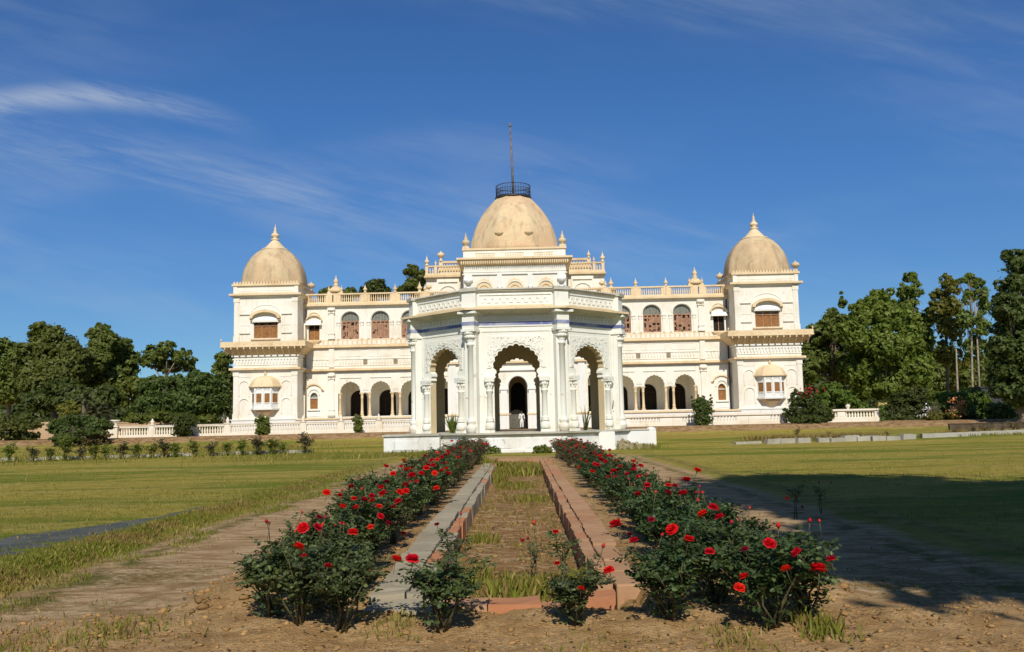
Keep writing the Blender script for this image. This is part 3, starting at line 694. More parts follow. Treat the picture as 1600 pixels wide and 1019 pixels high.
    # end bay windows with hoods
    C=X(19.65); m=MB(); m.box(C-.53,C+.53,y0+.26,y0+.31,9.95,11.5,1); m.box(C-.5,C+.5,y0+.2,y0+.26,9.96,11.0,0); m.box(C-.03,C+.03,y0+.17,y0+.2,9.96,11.4,2); m.build('small_window',[SHUTTER if sg<0 else DARK,DARK,WOOD],wg)
    m=MB(); m.box(C-.75,C+.75,y0-.3,y0-.12,9.8,9.93,0); m.frustum((C-.25,C+.25,y0-.16,y0-.12,9.5),(C-.7,C+.7,y0-.3,y0-.12,9.8),0); m.cut('window_sill',[OCHRE_PALE,WHITE],wg)
    m.frustum((C-.78,C+.78,y0-.45,y0,11.38),(C-.68,C+.68,y0-.12,y0,11.85),1); ring_arch(m,.72,11.8,12.3,C,y0-.25,y0,.12,0,14); ring_arch(m,.6,12.0,12.6,C,y0-.08,y0,.08,0,12)
    m.build('window_hood',[OCHRE_PALE,WHITE],wg)
    m=MB(); m.prism([(C+a,z) for a,z in [(-.37,3.28)]+rarch(.37,4.35,4.85,0,10)+[(.37,3.28)]],y0+.3,y0+.36,0); m.prism([(C+a,z) for a,z in [(-.36,4.36)]+rarch(.36,4.37,4.83,0,10)+[(.36,4.36)]],y0+.26,y0+.295,1 if sg<0 else 0); m.box(C-.37,C+.37,y0+.2,y0+.26,4.3,4.37,2); m.build('niche_window',[SHUTTER,FANLIGHT,WHITE],wg)
    m=MB(); m.box(C-.62,C+.62,y0-.16,y0,3.12,3.24,0); m.cut('window_sill',[WHITE,OCHRE_PALE],wg); m.box(C-.7,C+.7,y0-.03,y0,2.55,3.0,0); m.cut('wall_panel',[WHITE,OCHRE_PALE],wg); ring_arch(m,.5,4.6,5.15,C,y0-.1,y0,.1,0,14); ring_arch(m,.75,5.0,5.6,C,y0-.16,y0,.13,1,14); m.box(C-1.0,C-.75,y0-.16,y0,5.02,5.12,1); m.box(C+.75,C+1.0,y0-.16,y0,5.02,5.12,1)
    m.build('niche_hood',[WHITE,OCHRE_PALE],wg)
    # roof balustrade
    posts=[5.87,8.8,11.735,14.665,17.5,18.1,20.6]
    m=MB()
    for c in posts: m.box(X(c)-.24,X(c)+.24,y0-.12,y0+.2,13.62,14.32)
    m.box(xa,xb,y0-.1,y0+.18,14.32,14.46); m.build('balustrade_rail',OCHRE_PALE,wg)
    m=MB(); 
    for a,b_ in zip(posts[:-1],posts[1:]):
        lo,hi=sorted((X(a+.24),X(b_-.24)))
        if hi-lo>.6:
            pad=min(.35,(hi-lo)*.1); m.box(lo,lo+pad,y0-.06,y0+.14,13.62,14.32); m.box(hi-pad,hi,y0-.06,y0+.14,13.62,14.32)
            balusters(m,lo+pad,hi-pad,y0+.04,13.62,.70,.21,0,6,.95); m.cut('balustrade_bay',OCHRE_PALE,wg)
    for c in (8.8,11.735,14.665): finial(wg,X(c),y0+.04,14.46,.82 if c>9 else .7)
    # small roof turret above the pilaster
    C=X(17.6); m=MB(); m.box(C-.75,C+.75,y0-.05,y0+1.0,14.46,14.62); m.lathe([(.72,0),(.7,.2),(.5,.45),(.3,.58),(.18,.62),(.28,.7),(.28,.78),(.15,.84),(.2,.98),(.26,1.12),(.16,1.28),(.08,1.36),(.1,1.42),(.03,1.6),(.01,1.75)],C,y0+.45,20,0,z0=14.62)
    for s_ in (-1,1): m.lathe([(r*.55,h*.62) for r,h in FIN],C+s_*.62,y0+.1,8,0,z0=14.62)
    m.build('roof_turret',OCHRE_PALE,wg)
    return wg
wing(-1); wing(1)

# ---- central block
m=MB(); y0=82.0
# lower storey with the entrance arch
poly=[(-6.4,1.0),(-.86,1.0),(-.86,4.65)]+rarch(.86,4.65,5.75,0,16)[1:-1]+[(.86,4.65),(.86,1.0),(6.4,1.0),(6.4,9.2),(-6.4,9.2)]
m.prism([(AX+.05+a,z) for a,z in poly],y0,y0+.6)
m.box(AX-6.4,AX-1.6,y0+.6,100,1.0,13.2); m.box(AX+1.6,AX+6.4,y0+.6,100,1.0,13.2); m.box(AX-1.6,AX+1.6,y0+.6,100,6.2,13.2)
m.box(AX-1.6,AX+1.6,96,100,1.0,6.2)
m.box(AX-4.75,AX+4.75,y0,92,9.2,16.6)
cb=m.build('central_block',CREAM,pal)
m=MB(); m.box(AX-1.6,AX+1.6,y0+.6,95.9,1.0,1.03,0); m.prism([(AX+.05+a,z) for a,z in [(-.70,1.03),(-.70,4.4)]+rarch(.70,4.4,5.35,0,14)[1:-1]+[(.70,4.4),(.70,1.03)]],y0+3.4,y0+3.5,0)
m.box(AX-1.55,AX+1.55,y0+3.5,y0+3.6,1.03,6.15,1)
m.build('entrance_door',[DARK,OCHRE],cb)
m=MB(); m.box(AX-.80,AX+.22,y0+.9,y0+1.2,1.0,2.32); m.build('doorway_parapet',simple('grey_cement',(.12,.11,.085)),cb)
m=MB()
for s_ in (-1,1):
    xq=AX+.05+s_*1.28; m.box(xq-.42,xq+.42,y0-.45,y0,1.0,2.25,1); m.box(xq-.46,xq+.46,y0-.5,y0,2.25,2.42,0); m.box(xq-.3,xq+.3,y0-.3,y0,2.42,4.55,1); m.box(xq-.38,xq+.38,y0-.38,y0,4.55,4.72,1)
    for q in (2.2,4.05,5.9): m.box(AX+s_*q-.3,AX+s_*q+.3,y0-.14,y0,2.42,8.6,1)
    m.box(min(AX+s_*1.75,AX+s_*6.42),max(AX+s_*1.75,AX+s_*6.42),y0-.22,y0,1.0,2.25,1); m.box(min(AX+s_*1.75,AX+s_*6.46),max(AX+s_*1.75,AX+s_*6.46),y0-.3,y0,2.25,2.42,0)
    for q in (3.12,4.98):
        for zq in (2.7,4.2,5.7): m.box(AX+s_*q-.38,AX+s_*q+.38,y0-.04,y0,zq,zq+1.2,1)
ring_arch(m,.92,4.65,5.8,AX+.05,y0-.2,y0,.16,1,16); m.box(AX-1.9,AX+2.0,y0-.18,y0,6.3,6.45,1); m.box(AX-6.4,AX+6.4,y0-.3,y0,7.0,7.2,0)
m.build('entrance_surround',[OCHRE_PALE,WHITE],cb)
m=MB(); 
m.box(AX-4.85,AX+4.85,y0-.14,y0,15.22,15.34,0); m.cut('wall_moulding',[WHITE,OCHRE_PALE],cb)
for q in (-4.3,-1.42,1.42,4.3):
    big=abs(q)>2; hw_=.36 if big else .22
    m.box(AX+q-hw_,AX+q+hw_,y0-.14,y0,14.05,15.22,0); m.lathe([(.03,0),(.16,.1),(.2,.22),(.12,.36)],AX+q,y0-.14,10,0,z0=13.7)
    if big: m.lathe([(.25,0),(.4,.3),(.42,.42),(.3,.5)],AX+q,y0-.12,12,0,z0=14.3)
    m.cut('hanging_pilaster',[WHITE,OCHRE_PALE],cb)
for q in (-2.86,0,2.86):
    ring_arch(m,.75,13.75,14.55,AX+q,y0-.12,y0,.08,0,16); ring_arch(m,.42,13.75,14.22,AX+q,y0-.1,y0,.07,1,12)
    m.prism([(AX+q+a,z) for a,z in scallop(.85,13.85,14.85,7)+[(.85,13.75),(-.85,13.75)]],y0-.03,y0,1)
m.box(AX-4.75,AX+4.75,y0-.06,y0,15.46,15.54,0)
n=38
for i in range(n):
    c=AX-4.7+(i+.5)*9.4/n; m.prism([(c-.1,16.0),(c,15.6),(c+.1,16.0)],y0-.04,y0,0)
m.build('zigzag_frieze',[WHITE,OCHRE_PALE],cb)
m=MB(); m.frustum((AX-4.85,AX+4.85,y0-.08,92.1,16.05),(AX-5.3,AX+5.3,y0-.55,92.5,16.6),2); m.box(AX-5.36,AX+5.36,y0-.6,92.6,16.6,16.78,0)
band_dentils(m,AX-5.0,AX+5.0,y0-.33,16.1,16.5,.2,0,.12)
m.box(AX-4.75,AX+4.75,y0,92,16.78,17.55,1)
for q in (-2.7,0,2.7):
    m.box(AX+q-.95,AX+q+.95,y0-.05,y0,17.25,17.32,1); band_dentils(m,AX+q-.9,AX+q+.9,y0,16.95,17.15,.2,0,.06)
m.box(AX-4.85,AX+4.85,y0-.12,92.1,17.55,17.72,0)
m.build('cornice',[OCHRE_PALE,CREAM,OCHRE],cb)
cyd=87.0
m=MB(); m.lathe([(4.46,0),(4.44,.5),(4.31,1.25),(4.03,2.27),(3.70,3.07),(3.32,3.78),(2.87,4.46),(2.43,5.0),(2.0,5.48),(1.70,5.78)],AX,cyd,80,0,octa=.9,z0=17.72)
dm=m.build('dome',DOME_MAIN,cb)
for s_ in (-1,1):
    m=MB(); a=s_*.335; m.lathe([(.05,0),(.25,.1),(.4,.28),(.44,.4)],AX+math.sin(a)*4.22,cyd-math.cos(a)*4.22,12,0,z0=19.0); m.build('dome_bowl',OCHRE,dm)
    finial(cb,AX+s_*4.5,y0+.3,17.72,1.5,BALL if False else FIN,OCHRE); finial(cb,AX+s_*4.5,91.6,17.72,1.5,FIN,OCHRE)
    m=MB(); m.box(AX+s_*4.5-.3,AX+s_*4.5+.3,y0-.02,y0+.6,17.72,17.95); m.build('finial_base',OCHRE_PALE,cb)
m=MB(); m.lathe([(1.5,0),(1.78,.02),(1.82,.16),(1.7,.2)],AX,cyd,32,0,z0=23.50)
for i in range(40):
    a=2*math.pi*i/40; x_,y_=AX+math.sin(a)*1.7,cyd-math.cos(a)*1.7
    m.tube([(x_,y_,23.66),(x_,y_,24.84)],.022,5)
    a2=2*math.pi*(i+.5)/40; x2,y2=AX+math.sin(a2)*1.7,cyd-math.cos(a2)*1.7
    ring=[(x2+math.cos(a2)*.1*math.cos(k*math.pi/4),y2+math.sin(a2)*.1*math.cos(k*math.pi/4),24.26+.16*math.sin(k*math.pi/4)) for k in range(9)]
    m.tube(ring,.014,4)
for z_,r_ in ((23.74,.03),(24.06,.02),(24.46,.02),(24.82,.035)): m.tube([(AX+math.sin(2*math.pi*k/40)*1.7,cyd-math.cos(2*math.pi*k/40)*1.7,z_) for k in range(41)],r_,5)
m.build('dome_railing',IRON,dm)
m=MB(); m.tube([(AX+.02,cyd,23.6),(AX-.03,cyd,26.5),(AX-.16,cyd,31.0)],[.13,.11,.075],8); m.lathe([(.08,0),(.15,.05),(.15,.16),(.1,.2),(.13,.3),(.05,.42)],AX-.16,cyd,8,0,z0=30.95); m.build('flagpole',POLE,dm)
# ---- stepped flanking blocks beside the dome
for s_ in (-1,1):
    Xs=lambda a: AX+s_*a
    def bx(mb,a,b_,ya,yb,za,zb,mm=0):
        lo,hi=sorted((Xs(a),Xs(b_))); mb.box(lo,hi,ya,yb,za,zb,mm)
    m=MB(); bx(m,4.8,8.85,88.0,98,13.3,16.15); bx(m,4.8,7.75,91.5,98,16.15,17.3)
    bx(m,5.55,7.75,87.7,88.0,13.3,15.95)
    fl=m.build('rear_pavilion',CREAM,cb)
    m=MB(); bx(m,4.8,9.0,87.5,98.1,16.0,16.18,1)
    for q in (5.3,7.85,8.72): bx(m,q-.14,q+.14,87.6,87.95,16.18,17.05,0)
    bx(m,4.8,8.9,87.6,87.9,17.05,17.2,1)
    bx(m,4.8,8.9,87.62,87.88,16.18,16.42,0)
    for a,b_ in ((5.5,7.7),(8.0,8.55),(4.8,5.15)):
        lo,hi=sorted((Xs(a),Xs(b_))); balusters(m,lo,hi,87.75,16.42,.63,.28,0,6)
    m.cut('lower_balustrade',[OCHRE_PALE,OCHRE],fl)
    bx(m,4.8,7.9,91.3,98,17.3,17.5,1); bx(m,4.8,7.85,91.4,91.7,18.1,18.32,1); bx(m,7.45,7.85,91.4,91.7,17.5,18.1,0); bx(m,4.8,7.6,91.42,91.66,17.5,17.68,0)
    lo,hi=sorted((Xs(4.8),Xs(7.45))); balusters(m,lo,hi,91.55,17.68,.42,.3,0,6)
    bx(m,7.6,8.85,91.4,91.7,16.15,16.9,0)
    m.build('balustrade',[OCHRE_PALE,OCHRE],fl)
    C=Xs(6.65); m=MB(); ring_arch(m,.85,14.3,15.1,C,87.6,87.7,.12,0,14); m.box(C-.6,C+.6,87.64,87.7,13.4,14.1,1); m.cut('attic_window',[CREAM,SHUTTER],fl); m.box(C-.95,C+.95,87.55,87.7,15.5,15.6,0); m.build('wall_moulding',[CREAM,SHUTTER],fl)
    finial(fl,Xs(7.65),91.5,18.32,1.1 if s_<0 else .8,BALL if s_<0 else FIN); finial(fl,Xs(8.72),87.75,17.2,1.0); finial(fl,Xs(7.85),87.75,17.2,.55)
    m=MB(); bx(m,8.0,9.9,86.9,87.6,13.62,14.5); m.build('corner_parapet',OCHRE_PALE,fl); finial(fl,Xs(9.4),87.1,14.5,1.0); finial(fl,Xs(8.5),87.1,14.5,.8,BALL)
# lower rear range that shows beside the left tower
m=MB(); m.box(AX-27.75,AX-26.6,90.3,97,1.0,6.4,0); m.box(AX-27.8,AX-26.6,90.25,97,5.6,5.9,1); m.box(AX-27.8,AX-26.6,90.25,97,3.3,4.9,1)
m.build('rear_range',[CREAM,PINKWALL],pal)
# MARK-C
# ================================================================== GARDEN PAVILION
PX, PY = -0.18, 55.03; AP=5.83; SA=4.83; FL=1.1
pav=thing('garden_pavilion','white octagonal garden pavilion with scalloped arches and a blue band, in front of the palace','pavilion',(PX,PY,0.0))
def octo(r, rot=math.pi/8):               # octagon corners with a flat face to the front; r = apothem
    k=r/math.cos(math.pi/8); return [(k*math.sin(rot+i*math.pi/4),-k*math.cos(rot+i*math.pi/4)) for i in range(8)]
def octo_slab(mb, r0, z0, r1, z1, m=0, inner=None):
    a=octo(r0); b=octo(r1)
    vs=[(PX+x,PY+y,z0) for x,y in a]+[(PX+x,PY+y,z1) for x,y in b]
    if inner is None:
        mb.add(vs,[tuple(reversed(range(8))),tuple(range(8,16))]+[(i,(i+1)%8,8+(i+1)%8,8+i) for i in range(8)],m)
    else:
        c=octo(inner); vs+=[(PX+x,PY+y,z0) for x,y in c]+[(PX+x,PY+y,z1) for x,y in c]
        fs=[(i,(i+1)%8,8+(i+1)%8,8+i) for i in range(8)]+[(16+(i+1)%8,16+i,24+i,24+(i+1)%8) for i in range(8)]
        fs+=[(8+i,8+(i+1)%8,24+(i+1)%8,24+i) for i in range(8)]+[((i+1)%8,i,16+i,16+(i+1)%8) for i in range(8)]
        mb.add(vs,fs,m)
# plinth
m=MB(); octo_slab(m,AP+.55,-.3,AP+.5,.93,0); octo_slab(m,AP+.62,.93,AP+.64,1.0,1); octo_slab(m,AP+.7,1.0,AP+.7,FL,1)
for k in range(8):
    m.M=Matrix.Translation((PX,PY,0))@Matrix.Rotation(k*math.pi/4,4,'Z')
    yq=-AP-.52; m.box(-2.1,-.4,yq-.035,yq+.03,.25,.78,0); m.box(.4,2.1,yq-.035,yq+.03,.25,.78,0); m.box(-2.45,2.45,yq-.06,yq+.03,.02,.16,0)
    m.M=None
pl=m.build('plinth',[WHITE_WORN,PAVCAP],pav)
m=MB(); m.box(PX-7.35,PX-4.3,49.3,51.8,-.3,1.0,0); m.box(PX-7.42,PX-4.3,49.2,51.9,1.0,1.09,1); m.box(PX-6.9,PX-5.5,49.27,49.3,.25,.75,0)
m.build('plinth_wing',[WHITE_WORN,PAVCAP],pav)
m=MB(); m.box(PX+4.5,PX+8.0,52.4,53.0,-.3,1.02,0); m.box(PX+4.5,PX+5.4,50.4,52.4,-.3,1.0,0); m.box(PX+4.4,PX+7.6,52.35,53.05,1.02,1.1,1); m.lathe([(.3,0),(.3,.06),(.2,.14),(.05,.18)],PX+7.75,52.7,10,0,z0=1.02)
m.build('plinth_wing',[WHITE,PAVCAP],pav)
PAN=[ (-SA/2-.0,FL) ]
for k in range(8):
    T=Matrix.Translation((PX,PY,0))@Matrix.Rotation(k*math.pi/4,4,'Z')
    y0=-AP; h_=SA/2
    m=MB(); m.M=T
    ar=scallop(1.30,4.62,5.9,11,0,.075,6,.05)
    # below the springing the arch narrows to the jambs
    poly=[(-h_,FL),(-1.24,FL),(-1.24,4.05)]+ar+[(1.24,4.05),(1.24,FL),(h_,FL),(h_,7.75),(-h_,7.75)]
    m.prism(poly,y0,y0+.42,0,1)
    # inner edge scallop brackets at the springing
    for s_ in (-1,1):
        m.prism([(s_*1.3,4.65),(s_*1.12,4.5),(s_*1.1,4.36),(s_*1.2,4.25),(s_*1.14,4.12),(s_*1.3,4.02)],y0+.004,y0+.41,0)
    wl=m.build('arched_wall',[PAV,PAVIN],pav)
    m=MB(); m.M=T
    # carved spandrel field, panel frame, eave frieze, blue band
    m.box(-1.95,1.95,y0-.035,y0,6.62,6.69,0); m.box(-1.95,-1.88,y0-.035,y0,4.3,6.62,0); m.box(1.88,1.95,y0-.035,y0,4.3,6.62,0)
    o=[(-1.62,4.62)]+[(-1.62,6.38),(1.62,6.38)]+[(1.62,4.62)]
    outer=[(-1.40,4.62)]+[(x*1.07,4.62+(z-4.62)*1.10) for x,z in ar[1:-1]]+[(1.40,4.62)]
    m.prism([(-1.62,4.62),(-1.62,6.38),(1.62,6.38),(1.62,4.62)]+outer[::-1],y0-.045,y0,0)
    rr=random.Random(k)
    for i in range(150):
        x_=rr.uniform(-1.55,1.55); z_=rr.uniform(4.7,6.34)
        if abs(x_)<1.42 and z_<4.62+1.42*math.sqrt(max(0,1-(x_/1.42)**2))+.06: continue
        m.lathe([(.055,0),(.04,.05)],0,0,5,0) if False else m.box(x_-.035,x_+.035,y0-.075,y0-.045,z_-.035,z_+.035,0)
    m.box(-h_,h_,y0-.05,y0,6.90,6.97,0); m.box(-h_+.3,h_-.3,y0-.03,y0,6.97,7.16,1); m.box(-h_,h_,y0-.06,y0,7.16,7.22,0)
    for i in range(14):
        c=-1.75+i*3.5/13; ring_arch(m,.09,7.42,7.5,c,y0-.09,y0,.045,0,6,.1)
    m.box(-2.0,2.0,y0-.12,y0,7.58,7.66,0)
    for s_ in (-1,1): m.box(s_*1.85-.03,s_*1.85+.03,y0-.03,y0,1.3,4.2,0)
    m.build('carved_frieze',[PAV,BLUE],wl)
    if k==1:
        m=MB(); m.M=T; yq=y0-.012
        for q in ([(1.92,2.28),(1.98,2.28),(2.09,2.80),(2.03,2.80)],[(2.14,2.30),(2.20,2.28),(2.10,2.80),(2.05,2.78)],[(1.97,2.46),(2.15,2.44),(2.15,2.49),(1.98,2.51)],[(2.0,2.12),(2.14,2.11),(2.14,2.16),(2.0,2.16)],[(2.2,2.32),(2.3,2.24),(2.31,2.28),(2.22,2.36)]): m.prism(q,yq,y0+.01,0)
        for q in ([(1.70,2.62),(1.76,2.66),(1.74,2.72),(1.69,2.68)],[(1.76,2.60),(1.80,2.58),(1.81,2.68),(1.78,2.69)]): m.prism(q,yq,y0+.01,0)
        m.build('graffiti_mark',DARK,wl)
    for s_ in (-1,1):
        m=MB(); m.M=T; column_mb(m,s_*1.50,y0-.07,FL,4.0,.165,0,14,True); m.box(s_*1.50-.29,s_*1.50+.29,y0-.34,y0,4.0,4.14,0); m.box(s_*1.52-.28,s_*1.52+.28,y0-.28,y0,4.16,4.6,0) if False else None
        m.lathe([(.24,0),(.275,.08),(.275,.22),(.24,.3),(.2,.4)],s_*1.50,y0-.1,14,0,z0=FL+.16)
        m.lathe([(.21,0),(.24,.05),(.18,.12),(.21,.18),(.17,.26)],s_*1.50,y0-.1,14,0,z0=FL+.58)
        m.build('arch_column',PAV,wl)
for k,(x,y) in enumerate(octo(AP)):
    a=math.pi/8+k*math.pi/4
    T=Matrix.Translation((PX+x*1.005,PY+y*1.005,0))@Matrix.Rotation(a,4,'Z')
    m=MB(); m.M=T
    m.box(-.34,.34,-.20,.3,FL,6.9,0)
    m.lathe([(.28,.0),(.28,.14),(.32,.2),(.32,.34),(.24,.42),(.22,.5),(.28,.58),(.28,.66),(.19,.74),(.175,.9),(.165,4.75),(.22,4.78),(.22,4.86),(.175,4.9),(.19,5.0),(.23,5.05),(.20,5.1),(.28,5.35),(.35,5.52)],0,-.19,16,0,z0=FL)
    for i in range(7):
        q=-1.4+i*2.8/6; m.lathe([(.02,0),(.10,.06),(.12,.16),(.03,.24)],math.sin(q)*.26,-.16-math.cos(q)*.26,6,0,z0=FL+5.12)
        m.lathe([(.02,0),(.09,.06),(.10,.12),(.03,.18)],math.sin(q+.2)*.31,-.16-math.cos(q+.2)*.31,6,0,z0=FL+5.34)
    m.box(-.42,.42,-.54,.3,FL+5.52,FL+5.66,0); m.box(-.36,.36,-.47,.3,FL+5.66,6.97,0)
    m.box(-.38,.38,-.49,.3,6.97,7.16,1); m.box(-.36,.36,-.47,.3,7.16,7.6,0); m.box(-.55,.55,-.66,.3,7.6,7.72,0)
    m.build('corner_column',[PAV,BLUE],pav)
m=MB()
octo_slab(m,AP+.14,7.62,AP+.78,7.78,1,AP-.5); octo_slab(m,AP+.84,7.782,AP+.84,7.90,2,AP-.5)
octo_slab(m,AP-.52,7.5,AP-.52,7.85,1)
m.build('eave_slab',[PAV,PAVCAP,OCHRE_PALE],pav)
m=MB(); octo_slab(m,AP+.26,7.90,AP+.26,8.83,0,AP-.1); octo_slab(m,AP+.38,8.83,AP+.42,8.92,2,AP-.2); octo_slab(m,AP+.46,8.922,AP+.40,9.0,2,AP-.25)
for k in range(8):
    T=Matrix.Translation((PX,PY,0))@Matrix.Rotation(k*math.pi/4,4,'Z'); m.M=T; yq=-AP-.26
    m.box(-2.0,2.0,yq-.05,yq,8.62,8.68,0); m.box(-2.05,2.05,yq-.06,yq,7.92,8.06,1)
    zz=[]; n=9
    for i in range(n):
        c=-1.85+(i+.5)*3.7/n; hw=3.7/n/2
        zz=[(c-hw,8.2),(c-hw*.55,8.2),(c-hw*.25,8.42),(c+hw*.25,8.42),(c+hw*.55,8.2),(c+hw,8.2),(c+hw,8.27),(c+hw*.6,8.27),(c+hw*.3,8.49),(c-hw*.3,8.49),(c-hw*.6,8.27),(c-hw,8.27)]
        m.prism(zz,yq-.04,yq,0)
    m.M=None
for k,(x,y) in enumerate(octo(AP+.24)):
    m.M=Matrix.Translation((PX+x,PY+y,0))@Matrix.Rotation(math.pi/8+k*math.pi/4,4,'Z')
    m.box(-.42,.42,-.12,.2,7.91,8.84,0); m.box(-.5,.5,-.24,.3,8.845,9.03,2); m.M=None
m.build('parapet',[PAV,OCHRE_PALE,PAVCAP],pav)

# ================================================================== GARDEN BALUSTRADES
URN=[(.34,0),(.34,.5),(.30,.54),(.30,.6),(.2,.66),(.16,.78),(.3,.9),(.38,1.02),(.42,1.12),(.3,1.14)]
def railing(name_label, x0, x1, y, zb, bays, h=.98, big_end=None, gaps=()):
    t_=thing('garden_balustrade',name_label,'balustrade',((x0+x1)/2,y,zb))
    L=(x1-x0)/bays
    for i in range(bays+1):
        x=x0+i*L
        if i==0 and big_end=='left':
            m=MB(); m.box(x-.42,x+.42,y-.42,y+.42,zb-.3,zb+.95,0); m.box(x-.5,x+.5,y-.5,y+.5,zb+.95,zb+1.06,0); m.lathe([(.34,0),(.24,.12),(.3,.26),(.42,.4),(.52,.5),(.42,.54)],x,y,14,0,z0=zb+1.06); m.build('gate_pier',RAILM,t_); continue
        m=MB(); m.box(x-.2,x+.2,y-.2,y+.2,zb-.3,zb+h+.06); m.box(x-.26,x+.26,y-.26,y+.26,zb+h+.06,zb+h+.14)
        p=m.build('post',RAILM,t_)
        m=MB(); m.lathe([(.16,0),(.1,.08),(.18,.2),(.16,.3),(.07,.36),(.1,.42),(.02,.52)],x,y,10,0,z0=zb+h+.14); m.build('finial',RAILM,p)
    for i in range(bays):
        if i in gaps: continue
        a=x0+i*L+.2; b_=x0+(i+1)*L-.2
        m=MB(); m.box(a,b_,y-.17,y+.17,zb-.3,zb+.22); m.box(a,b_,y-.14,y+.14,zb+h-.13,zb+h); m.box(a,b_,y-.18,y+.18,zb+h,zb+h+.06); m.box(a,a+.1,y-.12,y+.12,zb+.22,zb+h-.13); m.box(b_-.1,b_,y-.12,y+.12,zb+.22,zb+h-.13); m.build('rail',RAILM,t_)
        m=MB(); balusters(m,a+.1,b_-.1,y,zb+.22,h-.35,.235,0,6,1.15); m.build('baluster_panel',RAILM,t_)
    return t_
railing('long white balustrade with an urn pier, running along the left half of the palace',-36.3,-9.3,80.2,.98,8,.98,'left')
def solid_rail(label, x0, x1, y, zb, parts, h=.95):
    t_=thing('garden_balustrade',label,'balustrade',((x0+x1)/2,y,zb))
    m=MB(); m.box(x0,x1,y-.18,y+.18,zb-.3,zb+.26); m.build('base_course',RAILM,t_)
    m=MB(); m.box(x0-.05,x1+.05,y-.24,y+.24,zb+h-.16,zb+h); m.box(x0,x1,y-.15,y+.15,zb+h-.24,zb+h-.16); m.build('coping',RAILM,t_)
    x=x0
    for kind,wd_ in parts:
        b_=min(x1,x+wd_); m=MB()
        if kind=='p': m.box(x,b_,y-.12,y+.12,zb+.26,zb+h-.24); m.box(x+.12,b_-.12,y-.15,y-.12,zb+.34,zb+h-.32) if b_-x>.6 else None; m.build('solid_panel',CREAM,t_)
        else: balusters(m,x,b_,y,zb+.26,h-.5,.27,0,6,1.3); m.build('baluster_panel',RAILM,t_)
        x=b_
        if x>=x1: break
    return t_
solid_rail('white balustrade of solid panels beside the pavilion, left of the round dark shrub',9.2,15.6,80.2,.98,[('p',.5),('b',2.6),('p',2.0),('b',1.0),('p',.3)])
solid_rail('white balustrade under the right tower, between the two dark shrubs',17.0,23.6,80.2,1.0,[('p',.4),('b',1.7),('p',3.0),('b',.9),('p',.6)])
q=solid_rail('short detached white balustrade far right of the palace before the hedge',26.6,32.0,80.6,1.15,[('b',1.6),('p',.7),('b',2.6),('p',.5)],.98)
m=MB(); m.lathe([(.14,0),(.1,.08),(.2,.2),(.2,.32),(.06,.42)],29.2,80.6,10,0,z0=2.13); m.build('finial',RAILM,q)
# terrace wall in front of the wings
tw_=thing('terrace_wall','low cream terrace wall below the arcades behind the garden balustrades','wall',(AX,83,1.0))
for s_ in (-1,1):
    m=MB(); m.box(AX+s_*6.5,AX+s_*20.55,83.0,83.4,.6,2.2,0); m.box(AX+s_*6.5,AX+s_*20.55,82.9,83.5,2.2,2.36,1); m.build('wall_run',[WHITE,OCHRE_PALE],tw_)
    m=MB(); m.box(AX+s_*6.5,AX+s_*20.55,83.4,86.6,.6,2.3,0); m.build('terrace_floor',[ROOFM],tw_)

# ================================================================== DRY CHANNEL
ch=thing('dry_channel','long dry water channel with broken red and grey stone kerbs between the two rose beds','water channel',(-.12,22,0))
def kerb_run(name, x0, x1, y0, y1, z, n, mats, seed, along='y', gap=.004, brickside=0):
    r=random.Random(seed); m=MB(); L=(y1-y0)/n if along=='y' else (x1-x0)/n
    for i in range(n):
        dz=r.uniform(-.010,.006); j=r.uniform(-.012,.012); tl=r.uniform(-.006,.006)
        mt=r.choices(range(len(mats)),[6]+[1.6]*(len(mats)-1))[0]
        if along=='y':
            a=y0+i*L+gap; b_=y0+(i+1)*L-gap
            vs=[(x0+j,a,-.3),(x1+j,a,-.3),(x1+j,b_,-.3),(x0+j,b_,-.3),(x0+j,a,z+dz),(x1+j,a,z+dz+tl),(x1+j,b_,z+dz+tl+r.uniform(-.01,.01)),(x0+j,b_,z+dz+r.uniform(-.01,.01))]
        else:
            a=x0+i*L+gap; b_=x0+(i+1)*L-gap
            vs=[(a,y0+j,-.3),(b_,y0+j,-.3),(b_,y1+j,-.3),(a,y1+j,-.3),(a,y0+j,z+dz),(b_,y0+j,z+dz),(b_,y1+j,z+dz+tl),(a,y1+j,z+dz+tl)]
        m.add(vs,[(0,3,2,1),(4,5,6,7),(0,1,5,4),(1,2,6,5),(2,3,7,6),(3,0,4,7)],mt)
    o=m.build(name,mats,ch)
    import bmesh
    b2=bmesh.new(); b2.from_mesh(o.data); bmesh.ops.subdivide_edges(b2,edges=[e for e in b2.edges if e.calc_length()>.5],cuts=9,use_grid_fill=True); bmesh.ops.subdivide_edges(b2,edges=[e for e in b2.edges if e.calc_length()>.09],cuts=1,use_grid_fill=True)
    for v in b2.verts:
        c=v.co+Vector((ch.location.x,ch.location.y,0)); v.co+=Vector((mnoise.noise(c*9),mnoise.noise(c*9+Vector((7,1,2))),mnoise.noise(c*7+Vector((3,9,4)))))*.020+Vector((0,0,mnoise.noise(c*2.2)*.018))
    b2.to_mesh(o.data); b2.free()
    return o
# left: wide grey slab strip outside, thinner reddish strip inside
kerb_run('grey_kerb',-1.42,-1.10,8.30,36.3,.175,15,[GREYSTONE,GREYSTONE],1)
kerb_run('inner_kerb',-1.085,-.94,8.35,36.3,.145,30,[GREYSTONE,REDSTONE,BRICK],2)
